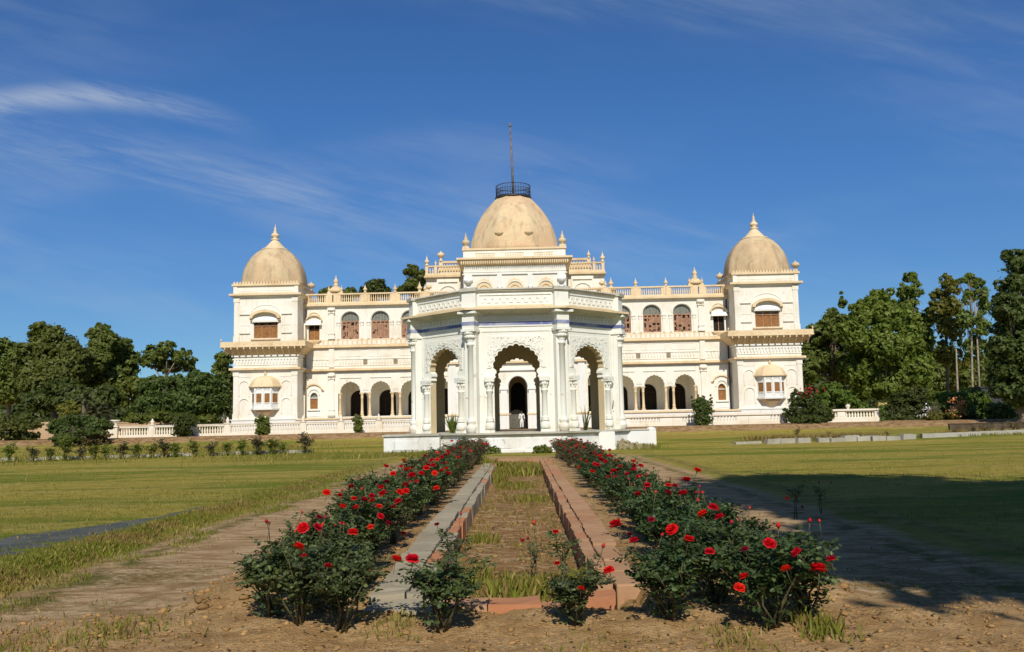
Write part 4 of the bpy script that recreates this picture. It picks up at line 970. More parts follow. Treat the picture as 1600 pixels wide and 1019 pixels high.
# right: inner strip of reddish stone with brick showing, wide slabs outside, two slabs slipped out of line
kerb_run('red_kerb',.86,1.16,11.4,36.3,.175,15,[REDSTONE,REDSTONE,BRICK],3)
kerb_run('inner_kerb',.70,.845,8.75,36.3,.16,36,[REDSTONE,BRICK,REDSTONE],4)
m=MB()
for (xa,xb,ya,yb,dz,rt) in ((.87,1.14,10.25,11.34,-.02,.03),(.87,1.17,9.55,10.2,-.035,-.05),(.85,1.16,8.75,9.5,-.03,.06)):
    m.M=Matrix.Translation(((xa+xb)/2,(ya+yb)/2,0))@Matrix.Rotation(rt,4,'Z'); wx=(xb-xa)/2; wy=(yb-ya)/2
    m.box(-wx,wx,-wy,wy,-.2,.165+dz,0); m.M=None
o=m.build('slipped_slab',REDSTONE,ch); bv=o.modifiers.new('bevel','BEVEL'); bv.width=.02; bv.segments=2
kerb_run('far_kerb',-1.42,1.18,36.32,36.75,.17,7,[REDSTONE,BRICK],5,'x')
for xa,xb,ya,yb,z_,mt,sd_ in ((-1.40,-.80,7.92,8.26,.115,GREYSTONE,61),(-.79,-.33,8.02,8.38,.105,REDSTONE,62),(-.325,.14,8.04,8.40,.11,BRICK,63),(.15,.40,8.12,8.36,.06,BRICK,64),(.55,.84,8.45,8.68,.10,BRICK,65)):
    kerb_run('near_kerb',xa,xb,ya,yb,z_,1,[mt,mt],sd_,'x',.004)

# ================================================================== EDGING STONES AND LOW WALLS
def stone_me(w_,d_,h_,seed,mat):
    r=random.Random(seed); m=MB()
    j=lambda s_: r.uniform(-s_,s_)
    vs=[(sx*w_/2+j(.05),sy*d_/2+j(.04),sz*h_-(.12 if not sz else 0)+j(.035)) for sz in (0,1) for sx,sy in ((-1,-1),(1,-1),(1,1),(-1,1))]
    m.add(vs,[(0,3,2,1),(4,5,6,7),(0,1,5,4),(1,2,6,5),(2,3,7,6),(3,0,4,7)],0); return m.mesh('edging_stone',mat)
ordn=['first','second','third','fourth','fifth','sixth','seventh','eighth','ninth','tenth','eleventh','twelfth','thirteenth','fourteenth']
spx=[(1168,691,.0),(1207,691,.2),(1229,690,.4),(1255,689.5,0),(1287,688.5,0),(1307,688,0),(1328,687,0),(1348,686.5,0),(1372,686,0),(1393,685.5,0),(1418,684,0)]
for i,(px,py,_) in enumerate(spx):
    p=on_ground(px,py+2.5); wd_=1.75 if i==0 else random.Random(i).uniform(.75,1.1)
    o=obj('edging_stone', stone_me(wd_,.4,random.Random(i+9).uniform(.22,.34) if i else .12,i,PALESTONE), None, p, (0,0,.25+random.Random(i).uniform(-.1,.1)))
    tag(o,('long flat pale slab at the left end of the stone row on the right lawn' if i==0 else f'pale edging stone on the right lawn, {ordn[i]} from the left end of its row'),'stone','edging stones on the right lawn')
a=on_ground(1440,684.5); b=on_ground(1600,677.5)
m=MB(); n=9
for i in range(n):
    p=a.lerp(b,i/n); q=a.lerp(b,(i+.9)/n); m.box(p.x,q.x,p.y-.15,p.y+.25,p.z-.2,p.z+.26)
tag(m.build('edging_kerb',PALESTONE),'low pale kerb along the right edge of the lawn beyond the stone row','kerb')
a=on_ground(-40,722); b=on_ground(486,707.5)
m=MB(); n=26
for i in range(n):
    if i in (3,9,17): continue
    p=a.lerp(b,i/n); q=a.lerp(b,(i+.96)/n); r=random.Random(i).uniform(-.03,.03)
    m.add([(p.x,p.y,p.z-.3),(q.x,q.y,q.z-.3),(q.x,q.y+.35,q.z-.3),(p.x,p.y+.35,p.z-.3),(p.x,p.y,p.z+.16+r),(q.x,q.y,q.z+.16+r),(q.x,q.y+.35,q.z+.16+r),(p.x,p.y+.35,p.z+.16+r)],[(0,3,2,1),(4,5,6,7),(0,1,5,4),(1,2,6,5),(2,3,7,6),(3,0,4,7)],0)
tag(m.build('edging_kerb',PALESTONE),'low pale stone kerb along the far edge of the left lawn behind small rose bushes','kerb')
# tan wall fragments far left, grey wall far right, dark low kerb far right
p=at(68,655,86); m=MB(); m.prism([(p.x-4.3,.7),(p.x-4.3,1.4),(p.x-2.6,1.3),(p.x-1.3,2.5),(p.x+2.1,2.7),(p.x+2.3,.7)],86,86.5)
tag(m.build('mud_wall',TANWALL),'broken tan mud wall under the trees at far left','wall')
p=at(225,646,90); m=MB(); m.box(p.x-4,p.x+3,90,90.4,.7,2.35); m.box(p.x-4.05,p.x+3.05,89.95,90.45,2.35,2.45)
tag(m.build('boundary_wall',TANWALL),'long low tan boundary wall behind the left balustrade','wall')
p=at(1548,600,92); m=MB(); m.box(p.x-1.0,p.x+1.1,92,94,.7,p.z-.4); m.box(p.x-1.15,p.x+1.25,91.9,94.1,p.z-.4,p.z-.25)
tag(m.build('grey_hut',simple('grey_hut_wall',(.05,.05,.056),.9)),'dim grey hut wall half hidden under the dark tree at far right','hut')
p=at(1545,668,70); m=MB(); m.box(p.x-3.0,p.x+9,70,70.25,.1,.72); m.box(p.x-3.0,p.x+9,69.97,70.3,.72,.78)
tag(m.build('low_wall',simple('dark_damp_wall',(.09,.065,.04),.9,.4,2)),'low dark retaining wall at the right edge of the lawn','wall')
# rubble heap against the right plinth wing
m=MB(); r=random.Random(5)
for i in range(90):
    q=r.uniform(0,1); x=PX+5.7+q*1.7; zt=.62*(1-q)**1.2; y=51.3+r.uniform(-.8,.8); s_=r.uniform(.08,.2)
    m.M=Matrix.Translation((x,y,max(0,zt*r.uniform(.2,1)*(1-abs(y-51.5)))))@Matrix.Rotation(r.uniform(0,3),4,Vector((r.random(),r.random(),1)))
    m.box(-s_,s_,-s_*.7,s_*.7,-s_*.5,s_*.5); m.M=None
tag(m.build('rubble_heap',plaster('rubble',(.34,.28,.16),(.18,.16,.06),.8,.3)),'heap of rubble and weeds against the right end of the pavilion plinth','rubble heap')
# MARK-D
# ================================================================== VEGETATION
def unit(a): return a/np.maximum(np.linalg.norm(a,axis=1,keepdims=True),1e-6)
def leaf_rhombs(P, N, size, asp=0.55, rg=rng):
    n=len(P); T=unit(np.cross(N, rg.normal(size=(n,3)))); B=np.cross(N,T)
    s=(size*rg.uniform(.6,1.3,n))[:,None]
    v=np.stack([P-T*s, P-B*s*asp+N*s*.12, P+T*s, P+B*s*asp+N*s*.12],1).reshape(-1,3)
    return v, np.arange(4*n).reshape(n,4)
def leaf_folded(P, N, size, T=None, asp=0.42, rg=rng):
    n=len(P)
    if T is None: T=rg.normal(size=(n,3))
    T=unit(T-N*(T*N).sum(1,keepdims=True)); B=np.cross(N,T); s=(size*rg.uniform(.7,1.25,n))[:,None]
    base=P-T*s*.0; tip=P+T*s*1.0-N*s*.12
    l1=P+T*s*.28+B*s*asp*.95+N*s*.13; l2=P+T*s*.72+B*s*asp*.75+N*s*.08
    r1=P+T*s*.28-B*s*asp*.95+N*s*.13; r2=P+T*s*.72-B*s*asp*.75+N*s*.08
    v=np.stack([base,r1,r2,tip,l2,l1],1).reshape(-1,3)
    k=np.arange(n)[:,None]*6
    q=np.concatenate([k+np.array([[0,1,2,3]]),k+np.array([[0,3,4,5]])],0)
    return v,q
def crown_mesh(name, lobes, leaf, dens, mat, seed, clump=.30, per=26, droop=0.0, asp=.5, hollow=.45):
    # lobes: (x,y,z,rx,ry,rz) ; leaf clumps are spread through each lobe, thicker towards its outside
    rg=np.random.default_rng(seed); PP=[];NN=[]
    for (x,y,z,rx,ry,rz) in lobes:
        k=max(5,int(dens*(rx*rz+rx*ry+ry*rz)))
        d_=unit(rg.normal(size=(k,3))); rad=hollow+(1-hollow)*rg.uniform(0,1,k)**.6
        c=np.array([x,y,z])+d_*rad[:,None]*np.array([rx,ry,rz])
        cr=clump*min(rx,rz)*rg.uniform(.6,1.25,k)
        pts=rg.normal(size=(k,per,3))*cr[:,None,None]*np.array([.62,.62,.42])
        pts[:,:,2]-=droop*np.abs(rg.normal(size=(k,per)))*cr[:,None]
        nn=pts*0.6+np.array([0,0,.35])*cr[:,None,None]+d_[:,None,:]*cr[:,None,None]*.7+rg.normal(size=(k,per,3))*cr[:,None,None]*.55
        PP.append((pts+c[:,None,:]).reshape(-1,3)); NN.append(nn.reshape(-1,3))
    P=np.concatenate(PP); N=unit(np.concatenate(NN))
    v,q=leaf_rhombs(P,N,leaf,asp,rg); return np_mesh(name,v,q,mat)
def make_tree(name, label, cat, px, Y, lobes_px, mat, bark, leaf=.26, dens=10, seed=0, trunk_r=.28, group=None, per=26, clump=.30, droop=0.0, limbs=True, depth=1.0, base=None, trunk_top=None, lean=0.0, hollow=.45):
    rd=random.Random(seed)
    b=at(px,650,Y); bz=(terrain(b.x,Y) if base is None else base); bx_=b.x
    t_=thing(name,label,cat,(bx_,Y,bz),group)
    L=[]
    for (lx,ly,rx,rz) in lobes_px:
        yy=Y+rd.uniform(-1,1)*rx*Y/F*.8*depth; p=at(lx,ly,yy); k=yy/F
        a_,c_=rx*k,rz*k
        L.append((p.x,yy,p.z,a_*.84,a_*.84*depth,c_*.84))
        if rx>9:
            for _ in range(6):
                th=rd.uniform(0,6.28); el=rd.uniform(-.5,1.4); f_=rd.uniform(.72,1.0); q_=rd.uniform(.22,.42)
                L.append((p.x+math.cos(th)*math.cos(el)*a_*f_,yy+math.sin(th)*math.cos(el)*a_*depth*f_,p.z+math.sin(el)*c_*f_,a_*q_,a_*q_,c_*q_))
    me=crown_mesh('crown',[(x-bx_,y-Y,z-bz,a,b_,c) for x,y,z,a,b_,c in L],leaf,dens,mat,seed,clump,per,droop,hollow=hollow)
    if limbs:
        m=MB(); top=max(l[2] for l in L); low=min(l[2]-l[5]*.5 for l in L)
        cx=sum(l[0] for l in L)/len(L); hh=trunk_top if trunk_top else max(low,bz+1.2)
        mid=Vector((bx_*.6+cx*.4+lean, Y, bz+(hh-bz)*.6)); tp=Vector((cx*.75+bx_*.25+lean,Y,hh))
        m.tube([(bx_,Y,bz-.3),(bx_+.05,Y,bz+.4),mid,tp],[trunk_r*1.35,trunk_r*1.05,trunk_r*.85,trunk_r*.6],8)
        for (x,y,z,a,b_,c) in [l for l in L if l[3]>.35*max(q[3] for q in L)]:
            e=Vector((x,y,z+c*.35)); s_=mid.lerp(tp,rd.uniform(.3,1)); mm=s_.lerp(e,.5)+Vector((rd.uniform(-.3,.3),rd.uniform(-.3,.3),rd.uniform(.0,.5)))
            m.tube([s_,mm,e],[trunk_r*.5,trunk_r*.28,trunk_r*.08],6)
            for _ in range(3):
                e2=Vector((x+rd.uniform(-1,1)*a*.8,y+rd.uniform(-1,1)*b_*.8,z+rd.uniform(-.6,.9)*c)); m.tube([mm,mm.lerp(e2,.55)+Vector((0,0,.15)),e2],[trunk_r*.2,trunk_r*.12,.015],5)
        m.build('trunk',bark,t_,off=(bx_,Y,bz))
    obj('crown',me,t_)
    return t_
GL='trees behind the left lawn'; GR='trees behind the right lawn'; GB='trees showing above the palace roof'
# --- left: from the far left edge to the palace
make_tree('tree','broad olive green tree cut off by the left edge of the photo','tree',12,104,[(-15,565,45,32),(22,558,34,24),(10,600,50,36),(45,596,30,26),(-5,540,20,12)],L_OLIVE,BARK_PALE,.25,10,1,.3,GL)
make_tree('tree','tallest dark olive tree of the left group, with a rounded top','tree',88,100,[(70,527,26,22),(92,545,34,28),(60,560,34,30),(105,575,36,32),(75,600,42,34),(118,556,22,20),(48,585,26,30)],L_OLIVE,BARK,.25,11,2,.34,GL)
make_tree('tree','dark tree with a leaning top right of the tallest tree of the left group','tree',170,107,[(155,523,18,16),(172,540,28,20),(190,556,22,20),(150,565,34,28),(180,585,36,30),(145,605,40,30),(205,565,12,12),(130,590,30,28)],L_OLIVE,BARK,.25,11,3,.3,GL)
make_tree('tree','dense shadowy tree standing low between the taller left trees','tree',125,95,[(110,622,40,24),(160,625,36,22),(70,628,36,20)],L_DARK,BARK,.25,11,4,.25,GL)
make_tree('tree','loose pale branched tree with a flat open crown right of the left group','tree',258,116,[(240,556,20,13),(262,548,18,13),(285,560,18,13),(230,566,14,10),(295,572,12,12),(262,574,26,10),(250,560,14,12)],L_OLIVE,BARK_PALE,.22,9,5,.26,GL,clump=.34)
make_tree('tree','mid green tree filling the gap under the open crowned tree','tree',225,104,[(218,606,26,18),(240,608,30,22),(200,616,26,22)],L_GREEN,BARK,.25,10,6,.25,GL)
make_tree('tree','wide dark green spreading tree close to the left tower','tree',295,92,[(288,598,30,16),(318,602,34,22),(260,618,40,26),(300,625,46,28),(338,625,24,28),(232,632,26,20),(345,605,14,18)],L_DARK,BARK,.20,14,7,.3,GL,droop=.5)
make_tree('tree','slim green tree rising directly beside the left tower wall','tree',350,112,[(350,562,14,14),(345,580,14,14),(356,590,14,18),(352,610,16,18)],L_OLIVE,BARK,.25,11,8,.2,GL)
# --- trees above the roof
make_tree('tree','low olive tree top showing above the palace roof beside the left roof turret','tree',525,135,[(525,462,26,14),(548,460,14,10),(510,462,14,12)],L_OLIVE,BARK,.3,10,9,.3,GB,base=1)
make_tree('tree','rounded grey green tree top above the roof, middle of the three','tree',588,138,[(588,450,18,15),(580,458,20,12),(600,458,14,10)],L_DARK,BARK,.3,11,10,.3,GB,base=1)
make_tree('tree','bright green double crowned tree rising beside the stepped roof left of the central dome','tree',648,130,[(642,424,13,9),(658,430,12,9),(642,446,14,11),(660,440,10,8),(628,455,10,7),(652,455,14,8)],L_GREEN,BARK,.28,12,11,.3,GB,base=1,clump=.34)
# --- right
make_tree('tree','mid green tree with a thin spiky tip next to the right tower','tree',1312,102,[(1300,498,18,14),(1318,475,9,10),(1314,462,4,9),(1285,520,26,20),(1268,540,18,20),(1315,520,28,24),(1290,560,32,28),(1262,575,20,26),(1320,575,28,30)],L_OLIVE,BARK,.26,10,21,.3,GR,droop=.4)
make_tree('tree','big drooping yellow green tree in the middle of the right group','tree',1372,98,[(1372,470,24,16),(1350,490,26,20),(1388,495,26,24),(1340,525,28,26),(1380,540,34,30),(1420,530,24,30),(1345,575,34,32),(1400,580,36,34),(1370,610,44,26),(1440,575,22,34)],L_GREEN,BARK,.26,10,22,.36,GR,droop=.7)
make_tree('tree','narrow columnar tree poking up above the right group','tree',1424,108,[(1424,435,12,9),(1412,455,12,12),(1430,455,10,11),(1420,475,18,14),(1430,500,22,20),(1415,485,14,14),(1440,530,22,26),(1450,500,10,16)],L_GREEN,BARK,.26,10,23,.24,GR)
make_tree('eucalyptus_tree','brownish thin crowned eucalyptus with a grey straight trunk','tree',1482,104,[(1477,440,12,11),(1490,452,12,10),(1470,462,14,12),(1488,480,18,16),(1465,485,14,14),(1478,510,16,20),(1495,520,14,22),(1475,550,14,24),(1495,565,14,18)],L_DRY if False else L_YELLOW,BARK,.22,7,24,.2,GR,clump=.4,droop=.5,trunk_top=13)
make_tree('eucalyptus_tree','tall sparse eucalyptus with twin pale trunks right of the brownish one','tree',1520,98,[(1512,437,14,8),(1528,442,10,8),(1532,460,12,12),(1512,465,10,12),(1538,480,10,14),(1508,500,12,18),(1530,510,12,20),(1520,545,14,24),(1538,540,8,20)],L_OLIVE,BARK_PALE,.22,9,25,.13,GR,clump=.42,droop=.6,trunk_top=14)
m=MB(); p=at(1530,620,97.5); q=at(1524,470,97.5); m.tube([(p.x,97.5,1),(p.x*.5+q.x*.5,97.5,7),(q.x,97.5,q.z)],[.13,.10,.05],7)
tag(m.build('slender_tree',BARK_PALE),'second pale slender trunk standing close beside the twin eucalyptus','tree','bare slender trunks on the right')
m=MB(); p=at(1497,640,99); q=at(1494,545,99); m.tube([(p.x,99,1),(p.x*.5+q.x*.5,99,5),(q.x,99,q.z)],[.15,.12,.06],7)
tag(m.build('slender_tree',BARK_PALE),'short grey white trunk left of the twin eucalyptus above the bright hedge','tree','bare slender trunks on the right')
make_tree('tree','very tall dark tree at the right edge of the photo','tree',1600,74,[(1590,412,22,20),(1602,440,30,26),(1580,450,20,22),(1570,480,20,24),(1600,490,40,30),(1575,515,24,24),(1565,545,24,28),(1600,550,44,40),(1572,585,30,30),(1600,610,40,30),(1560,605,16,20)],L_DARK,BARK,.19,15,26,.42,GR)
make_tree('tree','hazy olive tree filling in behind the twin eucalyptus trunks','tree',1500,122,[(1465,580,30,34),(1500,590,32,30),(1535,585,28,34),(1450,610,24,26),(1520,612,30,22)],L_OLIVE,BARK,.28,9,27,.26,GR)
# --- far wood closing the horizon
rw=random.Random(77); LB=[]
for i in range(64):
    x=-150+i*300/63+rw.uniform(-2,2); y=175+rw.uniform(-14,14)
    LB.append((x,y,1+rw.uniform(1.5,4.5),rw.uniform(4,7),4,rw.uniform(3.5,6.5)))
    LB.append((x+2.5,y-8,1.5,5,3,2.6))
o=obj('far_wood',crown_mesh('far_wood',LB,.8,5.0,L_DARK,78,.34,24)); o['kind']='stuff'; tag(o,'far dark wood closing the horizon behind the garden trees','wood')
# --- shrubs and hedges
def shrub(name,label,px,py_base,Y,lobes,mat,leaf=.10,dens=26,seed=0,group=None,per=22,base=None,clump=.3,cat='shrub',droop=0,stem=True,hollow=.35):
    gb=at(px,650,Y); py_base=proj((gb.x,Y,terrain(gb.x,Y)))[1]
    x0_=min(l[0]-l[2] for l in lobes); x1_=max(l[0]+l[2] for l in lobes); lobes=list(lobes)+[((x0_+x1_)/2,py_base-5,(x1_-x0_)*.40,8),(x0_*.7+x1_*.3,py_base-6,(x1_-x0_)*.22,8),(x0_*.3+x1_*.7,py_base-6,(x1_-x0_)*.22,8)]
    t_=make_tree(name,label,cat,px,Y,lobes,mat,BARK,leaf,dens,seed,.05,group,per,clump,droop,stem,1.0,base,hollow=hollow); return t_
GS='round shrubs in front of the palace balustrade'
def round_shrub(label,px,pyb,w_,h_,seed,mat=L_GREEN,Y=78.3,spiky=False):
    lob=[(px,pyb-h_*.52,w_*.42,h_*.40),(px-w_*.18,pyb-h_*.68,w_*.26,h_*.26),(px+w_*.2,pyb-h_*.66,w_*.26,h_*.28),(px,pyb-h_*.30,w_*.32,h_*.28)]
    if spiky: lob+=[(px-w_*.38,pyb-h_*.9,w_*.08,h_*.16),(px+w_*.36,pyb-h_*.92,w_*.08,h_*.18),(px+w_*.05,pyb-h_*.95,w_*.07,h_*.14)]
    return shrub('round_shrub',label,px,pyb,Y,lob,mat,.085,46,seed,GS,26,hollow=.2)
round_shrub('dark clipped shrub with reddish top near the left end of the balustrade',286,684,42,42,31,L_DARK)
round_shrub('bushy green shrub in front of the left tower bay window',411,683,32,36,32,L_GREEN)
round_shrub('small upright green shrub before the first arch of the left arcade',559,678,22,32,33,L_GREEN,Y=78.6)
round_shrub('large round dark shrub in front of the last arch of the right arcade',1097,667,38,48,34,L_DARK,spiky=True)
shrub('bougainvillea_shrub','big dark shrub with red blossoms at the foot of the right tower',1258,664,78.5,[(1250,640,22,18),(1278,642,22,16),(1240,650,18,14),(1290,650,14,12),(1262,625,18,12),(1245,618,10,10)],L_DARK,.10,30,35)
def blossoms(label_tree,pts,Y,mat,seed,leaf=.11,n=40,spread=.45):
    rg=np.random.default_rng(seed); P=[]
    for px,py in pts:
        p=at(px,py,Y); P.append(np.array(p)+rg.normal(size=(n,3))*spread*np.array([1,1,.6]))
    P=np.concatenate(P); o=np.array(label_tree.location); v,q=leaf_rhombs(P-o,unit(rg.normal(size=P.shape)+np.array([0,-.8,.4])),leaf,.7,rg)
    obj('blossoms',np_mesh('blossoms',v,q,mat),label_tree)
bg_=[o for o in COL.objects if o.name=='bougainvillea_shrub'][0]
blossoms(bg_,[(1268,609),(1262,614)],77.6,CRIMSON,3,.10,26,.35)
shrub('hedge','light green leafy shrub mass behind the red blossomed bush',1300,645,88,[(1300,618,28,16),(1325,628,24,14),(1285,628,20,14),(1345,640,18,12)],L_HEDGE,.14,20,36,None)
shrub('hedge','dark hedge behind the detached balustrade under the right trees',1400,655,90,[(1375,640,26,18),(1410,635,28,20),(1440,640,24,18),(1425,620,26,14),(1345,648,20,12),(1395,655,30,10)],L_DARK,.14,20,37)
shrub('hedge','bright green clipped hedge right of the orange flowered bush',1510,640,84,[(1488,624,28,15),(1515,621,26,16),(1532,632,20,16),(1500,640,30,14)],L_YELLOW if False else L_HEDGE,.12,30,38)
shrub('hedge','dark hedge in front of the grey hut at far right',1575,650,80,[(1560,642,22,16),(1590,640,24,18),(1610,645,20,16),(1575,655,26,10)],L_DARK,.13,22,39)
shrub('shrub','very dark bush left of the orange flowered bush',1470,648,82,[(1462,640,14,14),(1480,642,14,13),(1470,652,18,8)],L_DARK,.11,30,40)
ob=shrub('bougainvillea_shrub','small bush covered in orange bracts before the bright hedge at far right',1497,650,79,[(1497,640,8,10),(1490,648,12,6)],L_YELLOW,.09,40,41)
blossoms(ob,[(1492,624),(1500,628),(1498,636),(1494,642),(1502,645),(1488,647)],78.8,ORANGEP,5,.09,34,.30)
wf=shrub('flowering_shrub','low pale bush with white flowers left of the orange bush',1452,655,79,[(1452,650,12,6),(1464,650,12,5)],L_YELLOW,.08,40,42)
blossoms(wf,[(1446,641),(1442,648),(1450,638)],78.7,petal('white_petals',(.75,.75,.70),(.8,.8,.78)),6,.08,20,.22)
yf=shrub('flowering_shrub','small yellow flowering plant at the right end of the detached balustrade',1379,645,80.3,[(1379,640,6,8)],L_HEDGE,.07,50,43)
blossoms(yf,[(1376,631),(1382,631)],80.2,YELLOWP,7,.06,26,.16)
# left lower shrubs
shrub('shrub','wide dark bush mass on the far left in front of the mud wall',115,682,75,[(90,668,22,12),(120,660,26,13),(150,664,22,13),(105,674,30,8),(140,676,28,7)],L_HEDGE if False else L_DARK,.11,30,44)
shrub('shrub','sprawling dusty bush at the left edge of the photo',28,675,78,[(15,660,20,12),(40,658,18,10),(30,668,26,8),(60,664,10,8)],L_OLIVE,.11,26,45)
shrub('shrub','yellowish feathery bush between the palm and the mud wall',107,650,86,[(100,640,12,11),(112,634,10,10),(118,645,12,9)],L_YELLOW,.11,24,46)
shrub('shrub','dark low bushes beyond the left balustrade',255,660,88,[(215,655,24,9),(250,652,28,10),(290,655,24,9),(325,655,18,8)],L_GREEN,.13,22,47)
shrub('shrub','reddish low twiggy bush right of the dark bush mass',150,684,74,[(140,680,16,4),(165,680,10,4)],L_DRY,.08,40,48)
# palm
def palm(label,px,py,Y,n,ln,seed,zoff=0):
    b=at(px,py,Y); gz=terrain(b.x,Y); t_=thing('palm',label,'palm',(b.x,Y,gz)); rd=random.Random(seed)
    m=MB(); h=b.z-gz; m.tube([(0,0,-.2),(0,0,h*.5),(0,0,h)],[.28,.24,.2],8); m.build('trunk',BARK,t_,off=(0,0,0))
    m=MB()
    for k in range(n):
        a=rd.uniform(0,6.28); el=rd.uniform(.05,1.25); L_=ln*rd.uniform(.8,1.1); pts=[]
        for i in range(8):
            q=i/7; r_=L_*q*math.cos(el)*(1-.12*q); z_=h+L_*q*math.sin(el)-L_*.55*q*q
            pts.append(Vector((math.sin(a)*r_,math.cos(a)*r_,z_)))
        m.tube(pts,[.04,.035,.03,.025,.02,.015,.01,.006],4)
        for i in range(1,8):
            for j in range(3):
                p=pts[i-1].lerp(pts[i],j/3); tg=(pts[i]-pts[i-1]).normalized(); sd=tg.cross(Vector((0,0,1))).normalized()
                ll=ln*.24*(1-.5*i/8)
                for s_ in (-1,1):
                    d_=(sd*s_+tg*.7+Vector((0,0,-.25))).normalized(); e=p+d_*ll; m.add([p-tg*.04,p+tg*.05,e],[(0,1,2)],0)
    m.build('fronds',L_YELLOW if False else leaf_mat('palm_fronds_'+str(seed),(.07,.075,.03),(.12,.115,.05)),t_,off=(0,0,0)); return t_
palm('larger grey green palm with arching fronds left of the balustrade',150,648,84,26,2.4,1)
palm('smaller pale palm top just behind the larger palm',132,626,88,22,1.9,2)
# shade trees behind the camera
def big_tree(label,x,y,z0,z1,r,seed,mat=L_DARK):
    rd=random.Random(seed); t_=thing('tree',label,'tree',(x,y,0))
    L=[]
    for _ in range(24):
        a=rd.uniform(0,6.28); q=rd.uniform(.1,.8)*r; zz=rd.uniform(z0+1.5,z1-2); L.append((math.cos(a)*q,math.sin(a)*q,zz,r*.42,r*.42,(z1-z0)*.2))
    m=MB(); m.tube([(0,0,-.3),(.1,0,z0*.6),(0,.1,z0+2)],[.5,.4,.3],8)
    for l in L: m.tube([(0,.05,z0*.8),(l[0]*.5,l[1]*.5,(z0+l[2])/2),(l[0],l[1],l[2])],[.22,.14,.04],6)
    m.build('trunk',BARK,t_,off=(0,0,0)); obj('crown',crown_mesh('crown',L,.34,4.5,mat,seed,.34,24),t_); return t_
big_tree('broad tall tree behind the viewer whose crown shades the right lawn',12.0,-1.0,6.5,19.5,6.6,51)
big_tree('second tall tree behind the viewer, farther right, also shading the lawn',21.5,1.5,6.5,18,6.5,52)
big_tree('fourth tall tree behind the viewer, nearest the path, shading the near right ground',11.6,-1.9,6.0,17,6.4,54)
big_tree('tall tree behind the viewer on the left whose shade just reaches the left lawn',-16.2,.5,6,16,6.5,55)
big_tree('third tall tree behind the viewer, farthest right of the shade trees',25,17,5.5,14,6.0,53)
# MARK-E
# ================================================================== ROSES
def rose_mesh(seed, h, w_, nleaf, leafsize, mats, bare=0.25, canes=9, pw=.8):
    # canes from the ground, compound leaves along them and through the bush
    rg=np.random.default_rng(seed); rd=random.Random(seed)
    sm=MB(); C=[]
    for k in range(canes):
        a=rd.uniform(0,6.28); sp=w_*rd.uniform(.25,1.0); hh=h*rd.uniform(.62,1.08)
        p0=Vector((rd.uniform(-.05,.05),rd.uniform(-.05,.05),-.03)); p3=Vector((math.cos(a)*sp,math.sin(a)*sp,hh))
        p1=p0.lerp(p3,.35)+Vector((rd.uniform(-.06,.06),rd.uniform(-.06,.06),.10*h)); p2=p0.lerp(p3,.7)+Vector((rd.uniform(-.07,.07),rd.uniform(-.07,.07),.10*h))
        sm.tube([p0,p1,p2,p3],[.013,.010,.007,.003],5); C.append((p0,p1,p2,p3))
        for _ in range(3):
            b0=p1.lerp(p2,rd.random()) if rd.random()<.5 else p2.lerp(p3,rd.random()*.7); e=b0+Vector((rd.uniform(-1,1)*w_*.5,rd.uniform(-1,1)*w_*.5,rd.uniform(.08,.32)*h))
            sm.tube([b0,b0.lerp(e,.5)+Vector((0,0,.02)),e],[.006,.005,.002],4); C.append((b0,b0.lerp(e,.35),b0.lerp(e,.7),e))
    P=[];N=[];T=[]
    for i in range(nleaf):
        c=C[rg.integers(len(C))]; q=bare+(1-bare)*rg.random()**pw; s_=q*3; j=min(2,int(s_)); o=np.array(c[j].lerp(c[j+1],s_-j))
        out=rg.normal(size=3); out[2]=abs(out[2])*.5+.1; out/=np.linalg.norm(out)
        st=o+out*rg.uniform(.02,.11); side=np.cross(out,[0,0,1.0]); side/=max(np.linalg.norm(side),1e-5)
        nrm=np.array([0,0,1.0])*.9+rg.normal(size=3)*.45
        for (f_,sd) in ((.0,1),(.0,-1),(.5,1),(.5,-1),(1.0,0)):
            P.append(st+out*leafsize*1.7*f_); T.append(out*(.35 if sd else 1)+side*sd); N.append(nrm+rg.normal(size=3)*.25)
    v,q=leaf_folded(np.array(P),unit(np.array(N)),leafsize,np.array(T),.42,rg)
    return sm.mesh('canes',STEM), np_mesh('foliage',v,q,mats)
